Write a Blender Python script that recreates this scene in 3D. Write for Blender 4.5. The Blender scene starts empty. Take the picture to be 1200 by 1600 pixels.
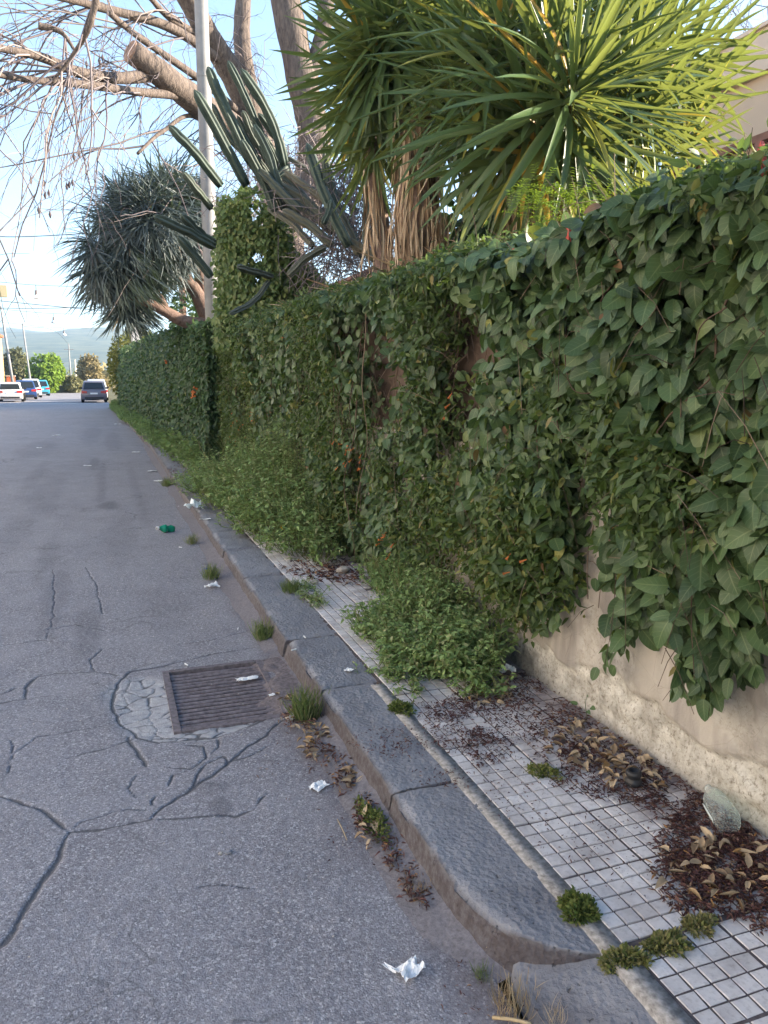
import bpy, bmesh, math, random
import numpy as np
from mathutils import Vector, Matrix
random.seed(7); rng = np.random.default_rng(7)
S = bpy.context.scene
COL = S.collection
R = math.radians
# ------------------------------------------------------------------ camera
F_PX, VX, VY, EYE = 1200., 165., 594., 1.6          # focal length in photo pixels, street vanishing point, eye height
TH = math.atan((800-VY)/F_PX); PSI = math.atan((600-VX)/math.hypot(F_PX, 800-VY))
cf = np.array([math.sin(PSI)*math.cos(TH), math.cos(PSI)*math.cos(TH), -math.sin(TH)])
cr = np.array([math.cos(PSI), -math.sin(PSI), 0.]); cu = np.cross(cr, cf)
cam = bpy.data.cameras.new('camera'); camo = bpy.data.objects.new('camera', cam); COL.objects.link(camo)
cam.sensor_fit = 'VERTICAL'; cam.sensor_height = 36; cam.lens = 36*F_PX/1600
cam.clip_start = .05; cam.clip_end = 20000
camo.matrix_world = Matrix(((cr[0], cu[0], -cf[0], 0), (cr[1], cu[1], -cf[1], 0), (cr[2], cu[2], -cf[2], EYE), (0, 0, 0, 1)))
S.camera = camo
def ray(px, py): return cr*(px-600)+cu*(800-py)+cf*F_PX
def at(px, py, Y):                                   # the point a photo pixel shows at distance Y along the street
    d = ray(px, py); return np.array([0, 0, EYE])+d*(Y/d[1])
def atx(px, py, X):
    d = ray(px, py); return np.array([0, 0, EYE])+d*(X/d[0])
def gnd(px, py, z=0.):
    d = ray(px, py); return np.array([0, 0, EYE])+d*((z-EYE)/d[2])
def proj(P):
    q = np.atleast_2d(P)-np.array([0, 0, EYE]); dz = np.maximum(q@cf, .01)
    return 600+F_PX*(q@cr)/dz, 800-F_PX*(q@cu)/dz, q@cf
# ------------------------------------------------------------------ world, sun, exposure
SUN_EL, SUN_AZ = R(19), R(-10)                      # azimuth from +X towards +Y
sdir = Vector((math.cos(SUN_EL)*math.cos(SUN_AZ), math.cos(SUN_EL)*math.sin(SUN_AZ), math.sin(SUN_EL)))
W = bpy.data.worlds.new('World'); S.world = W; W.use_nodes = True
wn = W.node_tree.nodes; wl = W.node_tree.links; wn.clear()
sky = wn.new('ShaderNodeTexSky'); sky.sky_type = 'NISHITA'; sky.sun_disc = False
sky.sun_elevation = SUN_EL; sky.sun_rotation = math.atan2(sdir.x, sdir.y); sky.altitude = 50
sky.air_density = 1.0; sky.dust_density = .6; sky.ozone_density = 2.4
bg = wn.new('ShaderNodeBackground'); bg.inputs[1].default_value = .057
wo = wn.new('ShaderNodeOutputWorld'); wl.new(sky.outputs[0], bg.inputs[0]); wl.new(bg.outputs[0], wo.inputs[0])
sl = bpy.data.lights.new('sun', 'SUN'); sl.energy = 3.3; sl.angle = R(.5); sl.color = (1, .87, .69)
so = bpy.data.objects.new('sun', sl); COL.objects.link(so); so.rotation_euler = (-sdir).to_track_quat('-Z', 'Y').to_euler(); so.location = (10, -10, 20)
S.view_settings.view_transform = 'Standard'; S.view_settings.look = 'None'; S.view_settings.gamma = 1
S.view_settings.use_curve_mapping = False; S.view_settings.exposure = 3.0
S.render.engine = 'CYCLES'; S.cycles.use_denoising = True; S.cycles.max_bounces = 6; S.cycles.transparent_max_bounces = 12
S.cycles.caustics_reflective = False; S.cycles.caustics_refractive = False
# ------------------------------------------------------------------ helpers: noise
def _h(i, j, s):
    n = (i*374761393+j*668265263+s*974634721) & 0xffffffff
    n = ((n ^ (n >> 13))*1274126177) & 0xffffffff
    return ((n ^ (n >> 16)) & 0xffff)/65535.
def vn(x, y, s=0):
    x = np.asarray(x, float); y = np.asarray(y, float)
    i = np.floor(x).astype(np.int64); j = np.floor(y).astype(np.int64); u = x-i; v = y-j
    u = u*u*(3-2*u); v = v*v*(3-2*v)
    return (_h(i, j, s)*(1-u)+_h(i+1, j, s)*u)*(1-v)+(_h(i, j+1, s)*(1-u)+_h(i+1, j+1, s)*u)*v
def fbm(x, y, s=0, o=4):
    a, t, n = .5, 0., 0.
    for k in range(o):
        t = t+a*vn(np.asarray(x)*2**k, np.asarray(y)*2**k, s+k*17); n += a; a *= .5
    return t/n
def nrm(v):
    v = np.asarray(v, float); return v/np.maximum(np.linalg.norm(v, axis=-1, keepdims=True), 1e-9)
def sst(a, b, x):
    t = np.clip((x-a)/(b-a), 0, 1); return t*t*(3-2*t)
# ------------------------------------------------------------------ helpers: meshes and objects
def mesh(name, V, T, luv=None, smooth=False, **attrs):
    V = np.asarray(V, np.float32).reshape(-1, 3); T = np.asarray(T, np.int32)
    k = T.shape[1]
    me = bpy.data.meshes.new(name)
    me.vertices.add(len(V)); me.vertices.foreach_set('co', V.ravel())
    me.loops.add(T.size); me.loops.foreach_set('vertex_index', T.ravel())
    me.polygons.add(len(T)); me.polygons.foreach_set('loop_start', np.arange(0, T.size, k, dtype=np.int32))
    me.polygons.foreach_set('loop_total', np.full(len(T), k, np.int32))
    me.polygons.foreach_set('use_smooth', np.full(len(T), smooth, bool))
    if luv is not None:
        a = me.attributes.new('luv', 'FLOAT_VECTOR', 'POINT'); a.data.foreach_set('vector', np.asarray(luv, np.float32).ravel())
    for n, d in attrs.items():
        a = me.attributes.new(n, 'FLOAT', 'POINT'); a.data.foreach_set('value', np.asarray(d, np.float32).ravel())
    me.update(calc_edges=True)
    return me
def tag(o, label=None, cat=None, group=None, kind=None):
    for k, v in (('label', label), ('category', cat), ('group', group), ('kind', kind)):
        if v: o[k] = v
    return o
def thing(name, label, cat, loc=(0, 0, 0), group=None, kind=None):
    o = bpy.data.objects.new(name, None); COL.objects.link(o); o.location = Vector([float(c) for c in loc]); o.empty_display_size = .1
    return tag(o, label, cat, group, kind)
def put(name, me, m=None, parent=None, world=True):
    o = bpy.data.objects.new(name, me); COL.objects.link(o)
    if m and not me.materials: me.materials.append(m)
    if parent:
        o.parent = parent
        if world:
            p = parent; off = Vector((0, 0, 0))
            while p: off = off+p.location; p = p.parent
            if parent.parent is None: o.matrix_parent_inverse = Matrix.Translation(-parent.location)
            else: o.matrix_parent_inverse = Matrix.Identity(4)
    return o
class MB:                                            # collects triangles for ONE mesh
    def __init__(s): s.V = []; s.T = []; s.L = []; s.n = 0
    def add(s, V, T, L=None):
        V = np.asarray(V, float).reshape(-1, 3); T = np.asarray(T, int)
        if T.ndim == 2 and T.shape[1] == 4: T = np.concatenate([T[:, [0, 1, 2]], T[:, [0, 2, 3]]])
        s.V.append(V); s.T.append(T+s.n); s.L.append(np.zeros((len(V), 3)) if L is None else np.asarray(L, float)); s.n += len(V); return s
    def box(s, c, d, rz=0., tint=0.):
        c = np.array(c, float); d = np.array(d, float)/2
        P = np.array([[x, y, z] for z in (-1, 1) for y in (-1, 1) for x in (-1, 1)])*d
        if rz: P = P@np.array([[math.cos(rz), math.sin(rz), 0], [-math.sin(rz), math.cos(rz), 0], [0, 0, 1]])
        return s.add(P+c, [[0, 2, 3, 1], [4, 5, 7, 6], [0, 1, 5, 4], [2, 6, 7, 3], [0, 4, 6, 2], [1, 3, 7, 5]], np.full((8, 3), tint))
    def tube(s, P, r, k=6, tint=0., cap=True):
        return s.add(*tube(P, r, k, tint, cap))
    def lathe(s, prof, c=(0, 0, 0), k=20):
        a = np.linspace(0, 2*np.pi, k, endpoint=False); m = len(prof)
        V = np.array([[r*math.cos(t), r*math.sin(t), z] for r, z in prof for t in a])+np.array(c)
        Q = [[i*k+j, i*k+(j+1) % k, (i+1)*k+(j+1) % k, (i+1)*k+j] for i in range(m-1) for j in range(k)]
        return s.add(V, Q)
    def build(s, name, m=None, parent=None, smooth=False):
        me = mesh(name, np.concatenate(s.V), np.concatenate(s.T), np.concatenate(s.L), smooth)
        return put(name, me, m, parent)
def tube(P, r, k=6, tint=0., cap=True, ribs=0, rib_d=.25):
    P = np.asarray(P, float); n = len(P); r = np.broadcast_to(np.asarray(r, float), (n,))
    t = np.gradient(P, axis=0); t = nrm(t)
    u = np.cross(t[0], [0, 0, 1.]);
    if np.linalg.norm(u) < .1: u = np.cross(t[0], [1., 0, 0])
    u = nrm(u); V = np.zeros((n, k, 3)); L = np.zeros((n, k, 3)); a = np.linspace(0, 2*np.pi, k, endpoint=False)
    rr = 1+rib_d*np.cos(ribs*a) if ribs else np.ones(k)
    for i in range(n):
        u = nrm(u-t[i]*(u@t[i])); w = np.cross(t[i], u)
        V[i] = P[i]+(np.outer(np.cos(a)*rr, u)+np.outer(np.sin(a)*rr, w))*r[i]
        L[i, :, 0] = .5+.5*np.cos(ribs*a) if ribs else a/(2*np.pi); L[i, :, 1] = i/(n-1); L[i, :, 2] = tint
    i, j = np.meshgrid(np.arange(n-1), np.arange(k), indexing='ij'); i = i.ravel(); j = j.ravel(); j2 = (j+1) % k
    Q = np.stack([i*k+j, i*k+j2, (i+1)*k+j2, (i+1)*k+j], 1); T = np.concatenate([Q[:, [0, 1, 2]], Q[:, [0, 2, 3]]])
    V = V.reshape(-1, 3); L = L.reshape(-1, 3)
    if cap and k > 3:
        V = np.concatenate([V, P[[0, -1]]]); L = np.concatenate([L, L[[0, -1]]]); b = n*k; jj = np.arange(k); j2 = (jj+1) % k
        T = np.concatenate([T, np.stack([np.full(k, b), j2, jj], 1), np.stack([np.full(k, b+1), (n-1)*k+jj, (n-1)*k+j2], 1)])
    return V, T, L
def smooth_path(P, n=12):
    P = np.asarray(P, float); m = len(P)
    if m < 3: return np.array([P[0]+(P[-1]-P[0])*t for t in np.linspace(0, 1, n)])
    E = np.concatenate([[2*P[0]-P[1]], P, [2*P[-1]-P[-2]]]); out = []
    for s in np.linspace(0, m-1-1e-6, n):
        i = int(s); t = s-i; a, b, c, d = E[i:i+4]
        out.append(.5*((2*b)+(c-a)*t+(2*a-5*b+4*c-d)*t*t+(3*b-a-3*c+d)*t**3))
    return np.array(out)
# leaf templates: x across, y along (0..1), z out of the blade; (V, T, uv)
def leaf_tpl(rows, width, fold=.15, curl=.2, prof=None, tw=0.):
    ts = np.linspace(0, 1, rows+1); V = [[0, 0, 0]]; U = [[0, 0]]; T = []
    for t in ts[1:-1]:
        w = width/2*prof(t); b = -curl*t*t
        for sx in (-1, 0, 1):
            V.append([sx*w*math.cos(tw*t), t*(1-.15*curl), b+abs(sx)*w*fold*2+sx*w*math.sin(tw*t)]); U.append([sx, t])
    V.append([0, 1-.15*curl, -curl]); U.append([0, 1]); e = len(V)-1
    T += [[0, 2, 1], [0, 3, 2]]
    for k in range(rows-2):
        a = 1+3*k; T += [[a, a+1, a+4], [a, a+4, a+3], [a+1, a+2, a+5], [a+1, a+5, a+4]]
    a = 1+3*(rows-2); T += [[a, a+1, e], [a+1, a+2, e]]
    return np.array(V, float), np.array(T), np.array(U, float)
ov = lambda t: math.sin(math.pi*min(1, t**.76))**.56
lan = lambda t: math.sin(math.pi*t**.8)**.9
swd = lambda t: min(1, .55+t*1.8)*(1-t**3.2)**.9
IVY = [leaf_tpl(8, w, f, c, ov, tw) for w, f, c, tw in ((.6, .06, .15, 0), (.66, .1, .28, .15), (.56, .03, .38, -.2), (.62, .16, .1, .1), (.7, .05, -.1, 0), (.58, .12, .5, .3), (.64, .02, .22, -.35), (.68, .08, .6, .1))]
IVYLO = [leaf_tpl(5, w, f, c, ov) for w, f, c in ((.62, .12, .2), (.7, .2, .35), (.6, .25, .45), (.68, .1, -.1))]
SML = [leaf_tpl(3, w, f, c, lan) for w, f, c in ((.5, .2, .25), (.42, .15, .5), (.55, .1, .1))]
SLIM = [leaf_tpl(3, w, f, c, lan) for w, f, c in ((.34, .2, .3), (.28, .2, .5), (.38, .1, .15))]
SWD = [leaf_tpl(6, .064, f, c, swd) for f, c in ((.35, .05), (.3, .18), (.4, .35), (.3, .02), (.35, -.06))]
DRA = [leaf_tpl(5, .05, f, c, swd) for f, c in ((.3, .1), (.3, .4), (.3, .75), (.3, .25))]
DRG = [leaf_tpl(6, .038, f, c, swd) for f, c in ((.3, .25), (.3, .6), (.3, .95), (.3, .45))]
CUR = [leaf_tpl(4, w, f, c, lan, tw) for w, f, c, tw in ((.4, .5, .3, .4), (.48, .35, .5, -.5), (.3, .8, .2, .8), (.42, .3, -.25, .3))]
def inst(tpls, P, L, N, Sc, Wd=1., tint=0.):
    P = np.asarray(P, float); n = len(P); L = nrm(L); N = np.asarray(N, float); X = nrm(np.cross(L, N)); N = np.cross(X, L)
    Sc = np.broadcast_to(np.asarray(Sc, float), (n,)); Wd = np.broadcast_to(np.asarray(Wd, float), (n,)); tint = np.broadcast_to(np.asarray(tint, float), (n,))
    pick = rng.integers(0, len(tpls), n); Vs, Ts, Ls = [], [], []; off = 0
    for k, (V, T, U) in enumerate(tpls):
        q = np.where(pick == k)[0]
        if not len(q): continue
        s = Sc[q, None, None]
        v = P[q, None]+s*(V[None, :, 0:1]*X[q, None]*Wd[q, None, None]+V[None, :, 1:2]*L[q, None]+V[None, :, 2:3]*N[q, None])
        l = np.concatenate([np.broadcast_to(U[None], (len(q),)+U.shape), np.broadcast_to(tint[q, None, None], (len(q), len(V), 1))], 2)
        t = T[None]+(off+np.arange(len(q))*len(V))[:, None, None]
        Vs.append(v.reshape(-1, 3)); Ls.append(l.reshape(-1, 3)); Ts.append(t.reshape(-1, 3)); off += len(q)*len(V)
    return np.concatenate(Vs), np.concatenate(Ts), np.concatenate(Ls)
_tm = {}
def tpl_mesh(key, tpl, tint, m):
    k = (key, round(tint*16))
    if k not in _tm:
        V, T, U = tpl; me = mesh(key.split('|')[0], V, T, np.concatenate([U, np.full((len(V), 1), round(tint*16)/16)], 1), True)
        me.materials.append(m); _tm[k] = me
    return _tm[k]
def foliage(root, tpls, key, m, P, L, N, Sc, Wd, tint, nparts=300, front=None, name='leaf', mass='leaf_mass', tpls_far=None):
    """the leaves that show largest become objects of their own; the rest one stuff part"""
    P = np.asarray(P, float); n = len(P); L = nrm(L); N = np.asarray(N, float); Sc = np.broadcast_to(Sc, (n,)); Wd = np.broadcast_to(Wd, (n,)); tint = np.broadcast_to(tint, (n,))
    rest = np.ones(n, bool)
    if nparts:
        px, py, dz = proj(P+L*np.asarray(Sc)[:, None]*.5); sc = Sc/np.maximum(dz, .3)*(1 if front is None else np.asarray(front))
        sc = np.where((px > 5) & (px < 1195) & (py > 5) & (py < 1595) & (dz > .3), sc, -1)
        top = np.argsort(-sc)[:nparts]; top = top[sc[top] > 0]; rest[top] = False
        X = nrm(np.cross(L, N)); Nn = np.cross(X, L)
        for i in top:
            j = random.randrange(len(tpls)); me = tpl_mesh(f'{name}|{key}{j}', tpls[j], float(tint[i]), m)
            o = put(name, me, None, root); s = float(Sc[i]); w = s*float(Wd[i]); x, l, q, p = X[i]*w, L[i]*s, Nn[i]*s, P[i]
            o.matrix_basis = Matrix(((x[0], l[0], q[0], p[0]), (x[1], l[1], q[1], p[1]), (x[2], l[2], q[2], p[2]), (0, 0, 0, 1)))
    if rest.any():
        V, T, U = inst(tpls_far or tpls, P[rest], L[rest], N[rest], Sc[rest], Wd[rest], tint[rest])
        o = put(mass, mesh(mass, V, T, U, True), m, root); o['kind'] = 'stuff'
# ------------------------------------------------------------------ helpers: materials
class NT:
    def __init__(s, name):
        s.m = bpy.data.materials.new(name); s.m.use_nodes = True; s.t = s.m.node_tree; s.t.nodes.clear()
        s.out = s.t.nodes.new('ShaderNodeOutputMaterial'); s.b = s.n('ShaderNodeBsdfPrincipled'); s.l(s.b.outputs[0], s.out.inputs[0])
    def n(s, t): return s.t.nodes.new(t)
    def l(s, a, b): s.t.links.new(a, b)
    def set(s, node, i, v):
        if hasattr(v, 'is_linked') or hasattr(v, 'links'): s.l(v, node.inputs[i])
        else:
            if isinstance(v, (tuple, list)) and len(v) == 3 and node.inputs[i].type == 'RGBA': v = (*v, 1)
            node.inputs[i].default_value = v
    def pos(s): return s.n('ShaderNodeNewGeometry').outputs['Position']
    def obj(s): return s.n('ShaderNodeTexCoord').outputs['Object']
    def attr(s, a): q = s.n('ShaderNodeAttribute'); q.attribute_name = a; return q
    def noise(s, co, sc, det=4, rough=.55, dist=0.):
        q = s.n('ShaderNodeTexNoise'); s.l(co, q.inputs['Vector']); q.inputs['Scale'].default_value = sc; q.inputs['Detail'].default_value = det
        q.inputs['Roughness'].default_value = rough; q.inputs['Distortion'].default_value = dist; return q.outputs[0]
    def vor(s, co, sc, feat='F1', out=0):
        q = s.n('ShaderNodeTexVoronoi'); q.feature = feat; s.l(co, q.inputs['Vector']); q.inputs['Scale'].default_value = sc; return q.outputs[out]
    def ramp(s, f, *st):
        q = s.n('ShaderNodeValToRGB'); e = q.color_ramp.elements
        while len(e) < len(st): e.new(.5)
        for k, (p, c) in enumerate(st):
            e[k].position = p; e[k].color = (c, c, c, 1) if not isinstance(c, tuple) else (*c, 1)
        s.set(q, 0, f); return q.outputs[0]
    def mix(s, f, a, b, mode='MIX'):
        q = s.n('ShaderNodeMix'); q.data_type = 'RGBA'; q.blend_type = mode; s.set(q, 0, f); s.set(q, 6, a); s.set(q, 7, b); return q.outputs[2]
    def math(s, op, a, b=0.):
        q = s.n('ShaderNodeMath'); q.operation = op; s.set(q, 0, a); s.set(q, 1, b); return q.outputs[0]
    def scale(s, co, v):
        q = s.n('ShaderNodeVectorMath'); q.operation = 'MULTIPLY'; s.l(co, q.inputs[0]); q.inputs[1].default_value = v; return q.outputs[0]
    def bump(s, h, st=.3, d=.01):
        q = s.n('ShaderNodeBump'); q.inputs['Strength'].default_value = st; q.inputs['Distance'].default_value = d; s.l(h, q.inputs['Height']); s.l(q.outputs[0], s.b.inputs['Normal'])
    def fin(s, col, rough=.8, spec=.3, **k):
        s.set(s.b, 'Base Color', col); s.set(s.b, 'Roughness', rough); s.set(s.b, 'Specular IOR Level', spec)
        for a, v in k.items(): s.set(s.b, a.replace('_', ' '), v)
        return s.m
def leafmat(name, stops, rough=.45, spec=.4, vein=.35, trans=.22, tcol=(.16, .26, .03), spots=.25):
    n = NT(name); a = n.attr('luv').outputs['Vector']; q = n.n('ShaderNodeSeparateXYZ'); n.l(a, q.inputs[0]); u, v, t = q.outputs
    c = n.ramp(t, *stops)
    au = n.math('ABSOLUTE', u)
    rib = n.ramp(au, (0, 1.), (.1, 0.))
    lat = n.math('SINE', n.math('MULTIPLY', n.math('SUBTRACT', n.math('MULTIPLY', v, 1.0), n.math('MULTIPLY', au, .22)), 44.))
    lat = n.ramp(lat, (.86, 0.), (1., .45))
    vv = n.math('MULTIPLY', n.math('MAXIMUM', rib, lat), vein)
    lighter = n.mix(.55, c, (.35, .42, .2)); c2 = n.mix(vv, c, lighter)
    nz = n.noise(n.pos(), 45, 3); c2 = n.mix(n.math('MULTIPLY', n.ramp(nz, (.35, 0.), (.75, 1.)), spots), c2, n.mix(.5, c2, (.1, .08, .03)))
    n.fin(c2, rough, spec)
    n.bump(n.math('ADD', n.math('MULTIPLY', n.math('MAXIMUM', rib, lat), -.2), nz), .25, .004)
    tr = n.n('ShaderNodeBsdfTranslucent'); n.set(tr, 0, n.mix(.5, c2, tcol)); mx = n.n('ShaderNodeMixShader'); mx.inputs[0].default_value = trans
    n.l(n.b.outputs[0], mx.inputs[1]); n.l(tr.outputs[0], mx.inputs[2]); n.l(mx.outputs[0], n.out.inputs[0])
    return n.m
def flat(name, c, rough=.6, spec=.3, var=.15, sc=30., bump=0., **k):
    n = NT(name); z = n.noise(n.obj(), sc, 4)
    col = n.mix(n.ramp(z, (.3, 0.), (.7, 1.)), tuple(x*(1-var) for x in c), tuple(min(1, x*(1+var)) for x in c))
    if bump: n.bump(z, bump, .004)
    return n.fin(col, rough, spec, **k)
def m_asphalt():
    n = NT('asphalt'); p = n.pos(); g = n.vor(p, 165, out=1); sp = n.n('ShaderNodeSeparateColor'); n.l(g, sp.inputs[0])
    agg = n.ramp(sp.outputs[0], (0, (.095, .09, .095)), (.5, (.225, .216, .222)), (.85, (.32, .31, .318)), (1, (.6, .58, .57)))
    big = n.noise(p, .55, 5, .6); mid = n.noise(p, 3.2, 4); fine = n.noise(p, 28, 4, .7)
    c = n.mix(n.ramp(big, (.32, 0.), (.68, 1.)), n.mix(.36, agg, (.2, .188, .21)), n.mix(.3, agg, (.32, .303, .328)))
    c = n.mix(n.math('MULTIPLY', n.ramp(mid, (.4, 0.), (.72, 1.)), .4), c, (.33, .32, .335))
    c = n.mix(n.math('MULTIPLY', n.ramp(fine, (.45, 0.), (.75, 1.)), .3), c, (.14, .134, .146))
    wp = n.n('ShaderNodeVectorMath'); wp.operation = 'ADD'; n.l(p, wp.inputs[0])
    nz = n.n('ShaderNodeTexNoise'); n.l(p, nz.inputs['Vector']); nz.inputs['Scale'].default_value = 2.2; nz.inputs['Detail'].default_value = 5
    mm = n.scale(nz.outputs[1], (.55, .55, 0)); n.l(mm, wp.inputs[1])
    ve = n.vor(wp.outputs[0], .75, 'DISTANCE_TO_EDGE'); ck = n.math('MULTIPLY', n.ramp(ve, (0, 1.), (.011, 0.)), n.ramp(n.noise(p, .4, 2), (.5, 0.), (.6, .75)))
    yy = n.n('ShaderNodeSeparateXYZ'); n.l(p, yy.inputs[0]); ck = n.math('MULTIPLY', ck, n.ramp(n.math('MULTIPLY', yy.outputs[1], .05), (.26, 0.), (.36, 1.)))
    ve2 = n.vor(wp.outputs[0], 3.1, 'DISTANCE_TO_EDGE'); ck2 = n.math('MULTIPLY', n.ramp(ve2, (0, .8), (.012, 0.)), n.ramp(n.noise(p, .9, 3), (.44, 0.), (.56, .85))); ck = n.math('MAXIMUM', ck, ck2)
    ca = n.attr('crack').outputs['Fac']; pa = n.attr('patch').outputs['Fac']; sa = n.attr('stain').outputs['Fac']; da = n.attr('dirt').outputs['Fac']
    c = n.mix(n.math('MULTIPLY', pa, .8), c, n.mix(n.ramp(n.noise(p, 40, 3), (.3, 0.), (.7, 1.)), (.33, .32, .32), (.5, .49, .48)))
    c = n.mix(n.math('MULTIPLY', sa, .55), c, (.075, .07, .08))
    c = n.mix(n.math('MULTIPLY', da, n.ramp(fine, (.3, .2), (.65, .85))), c, (.125, .098, .1))
    c = n.mix(n.math('MAXIMUM', ck, n.ramp(n.math('ADD', ca, n.math('MULTIPLY', n.math('SUBTRACT', fine, .5), .8)), (.3, 0.), (.6, .85))), c, (.095, .09, .093))
    dd = n.vor(p, 190); n.bump(n.math('ADD', n.math('MULTIPLY', dd, .5), n.math('MULTIPLY', n.noise(p, 90, 3), .7)), .55, .005)
    return n.fin(c, .82, .3)
def m_basalt():
    n = NT('basalt_stone'); p = n.pos(); a = n.noise(p, 2.4, 5, .6); b = n.noise(p, 36, 5, .7); v = n.vor(p, 60)
    c = n.mix(n.ramp(a, (.3, 0.), (.7, 1.)), (.185, .19, .212), (.27, .276, .3))
    c = n.mix(n.math('MULTIPLY', n.ramp(b, (.5, 0.), (.8, 1.)), .4), c, (.1, .103, .115))
    pit = n.ramp(n.noise(p, 42, 3), (.66, 0.), (.73, .7)); c = n.mix(pit, c, (.045, .045, .05))
    ge = n.n('ShaderNodeNewGeometry'); sx = n.n('ShaderNodeSeparateXYZ'); n.l(ge.outputs['True Normal'], sx.inputs[0])
    d = n.attr('dirt').outputs['Fac']; c = n.mix(n.math('MULTIPLY', d, n.ramp(b, (.2, .5), (.6, 1.))), c, (.07, .058, .062))
    n.bump(n.math('SUBTRACT', n.math('ADD', n.math('MULTIPLY', b, .9), n.math('ADD', n.math('MULTIPLY', n.noise(p, 13, 4), .5), n.math('MULTIPLY', v, .4))), n.math('MULTIPLY', pit, 1.1)), .8, .014)
    return n.fin(c, .78, .35)
def m_tile():
    n = NT('pale_cement_tile'); oi = n.n('ShaderNodeObjectInfo').outputs['Random']; p = n.pos()
    t = n.attr('luv').outputs['Vector']; q = n.n('ShaderNodeSeparateXYZ'); n.l(t, q.inputs[0])
    r = n.math('FRACT', n.math('ADD', oi, q.outputs[2]))
    c = n.mix(r, (.56, .535, .53), (.7, .675, .67)); a = n.noise(p, 5, 5, .65); b = n.noise(p, 60, 4, .7)
    c = n.mix(n.math('MULTIPLY', n.ramp(a, (.45, 0.), (.72, 1.)), .55), c, (.24, .21, .205))
    c = n.mix(n.math('MULTIPLY', n.ramp(b, (.5, 0.), (.75, 1.)), .45), c, (.2, .18, .18))
    xx = n.n('ShaderNodeSeparateXYZ'); n.l(p, xx.inputs[0])
    dirty = n.ramp(n.math('ADD', n.math('MULTIPLY', n.math('SUBTRACT', xx.outputs[0], 1.25), 1.1), n.math('MULTIPLY', n.math('SUBTRACT', a, .5), 1.2)), (.34, 0.), (.84, .8))
    c = n.mix(dirty, c, (.15, .115, .122)); n.bump(b, .3, .003)
    return n.fin(c, .8, .3)
def m_plaster():
    n = NT('ochre_plaster'); p = n.pos(); a = n.noise(p, 1.6, 6, .65); b = n.noise(p, 14, 6, .7); z = n.n('ShaderNodeSeparateXYZ'); n.l(p, z.inputs[0])
    c = n.mix(n.ramp(a, (.32, 0.), (.66, 1.)), (.33, .298, .262), (.5, .46, .41))
    c = n.mix(n.math('MULTIPLY', n.ramp(n.noise(n.scale(p, (3, 3, .7)), 1.5, 5), (.44, 0.), (.64, 1.)), .9), c, (.19, .172, .162))
    f = n.attr('flake').outputs['Fac']
    low = n.mix(n.ramp(b, (.3, 0.), (.62, 1.)), (.27, .25, .215), (.6, .575, .52))
    low = n.mix(n.ramp(n.noise(p, 55, 4, .75), (.52, 0.), (.66, .75)), low, (.14, .115, .085))
    c = n.mix(f, c, low)
    g = n.attr('dirt').outputs['Fac']; c = n.mix(n.math('MULTIPLY', g, n.ramp(b, (.3, .4), (.6, 1.))), c, (.135, .122, .112))
    c = n.mix(n.ramp(n.vor(p, 7, 'DISTANCE_TO_EDGE'), (0, .35), (.006, 0.)), c, (.12, .1, .08))
    n.bump(n.math('ADD', b, n.noise(p, 90, 3)), .5, .006)
    return n.fin(c, .88, .2)
def m_bark(name, a, b, sc=(9, 9, 2.2), bump=.7):
    n = NT(name); p = n.scale(n.pos(), sc); z = n.noise(p, 2.5, 6, .65, .6); w = n.noise(n.pos(), 1.2, 3)
    c = n.mix(n.ramp(z, (.32, 0.), (.66, 1.)), a, b); c = n.mix(n.math('MULTIPLY', w, .35), c, tuple(x*.6 for x in b)); n.bump(z, bump, .03)
    return n.fin(c, .85, .2)
def m_tint(name, stops, rough=.8, spec=.2, bump=0., **k):      # colour picked piece by piece
    n = NT(name); q = n.n('ShaderNodeSeparateXYZ'); n.l(n.attr('luv').outputs['Vector'], q.inputs[0]); c = n.ramp(q.outputs[2], *stops)
    z = n.noise(n.pos(), 60, 3); c = n.mix(n.math('MULTIPLY', n.ramp(z, (.35, 0.), (.7, 1.)), .35), c, n.mix(.6, c, (.05, .04, .03)))
    if bump: n.bump(z, bump, .004)
    return n.fin(c, rough, spec, **k)
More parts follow.
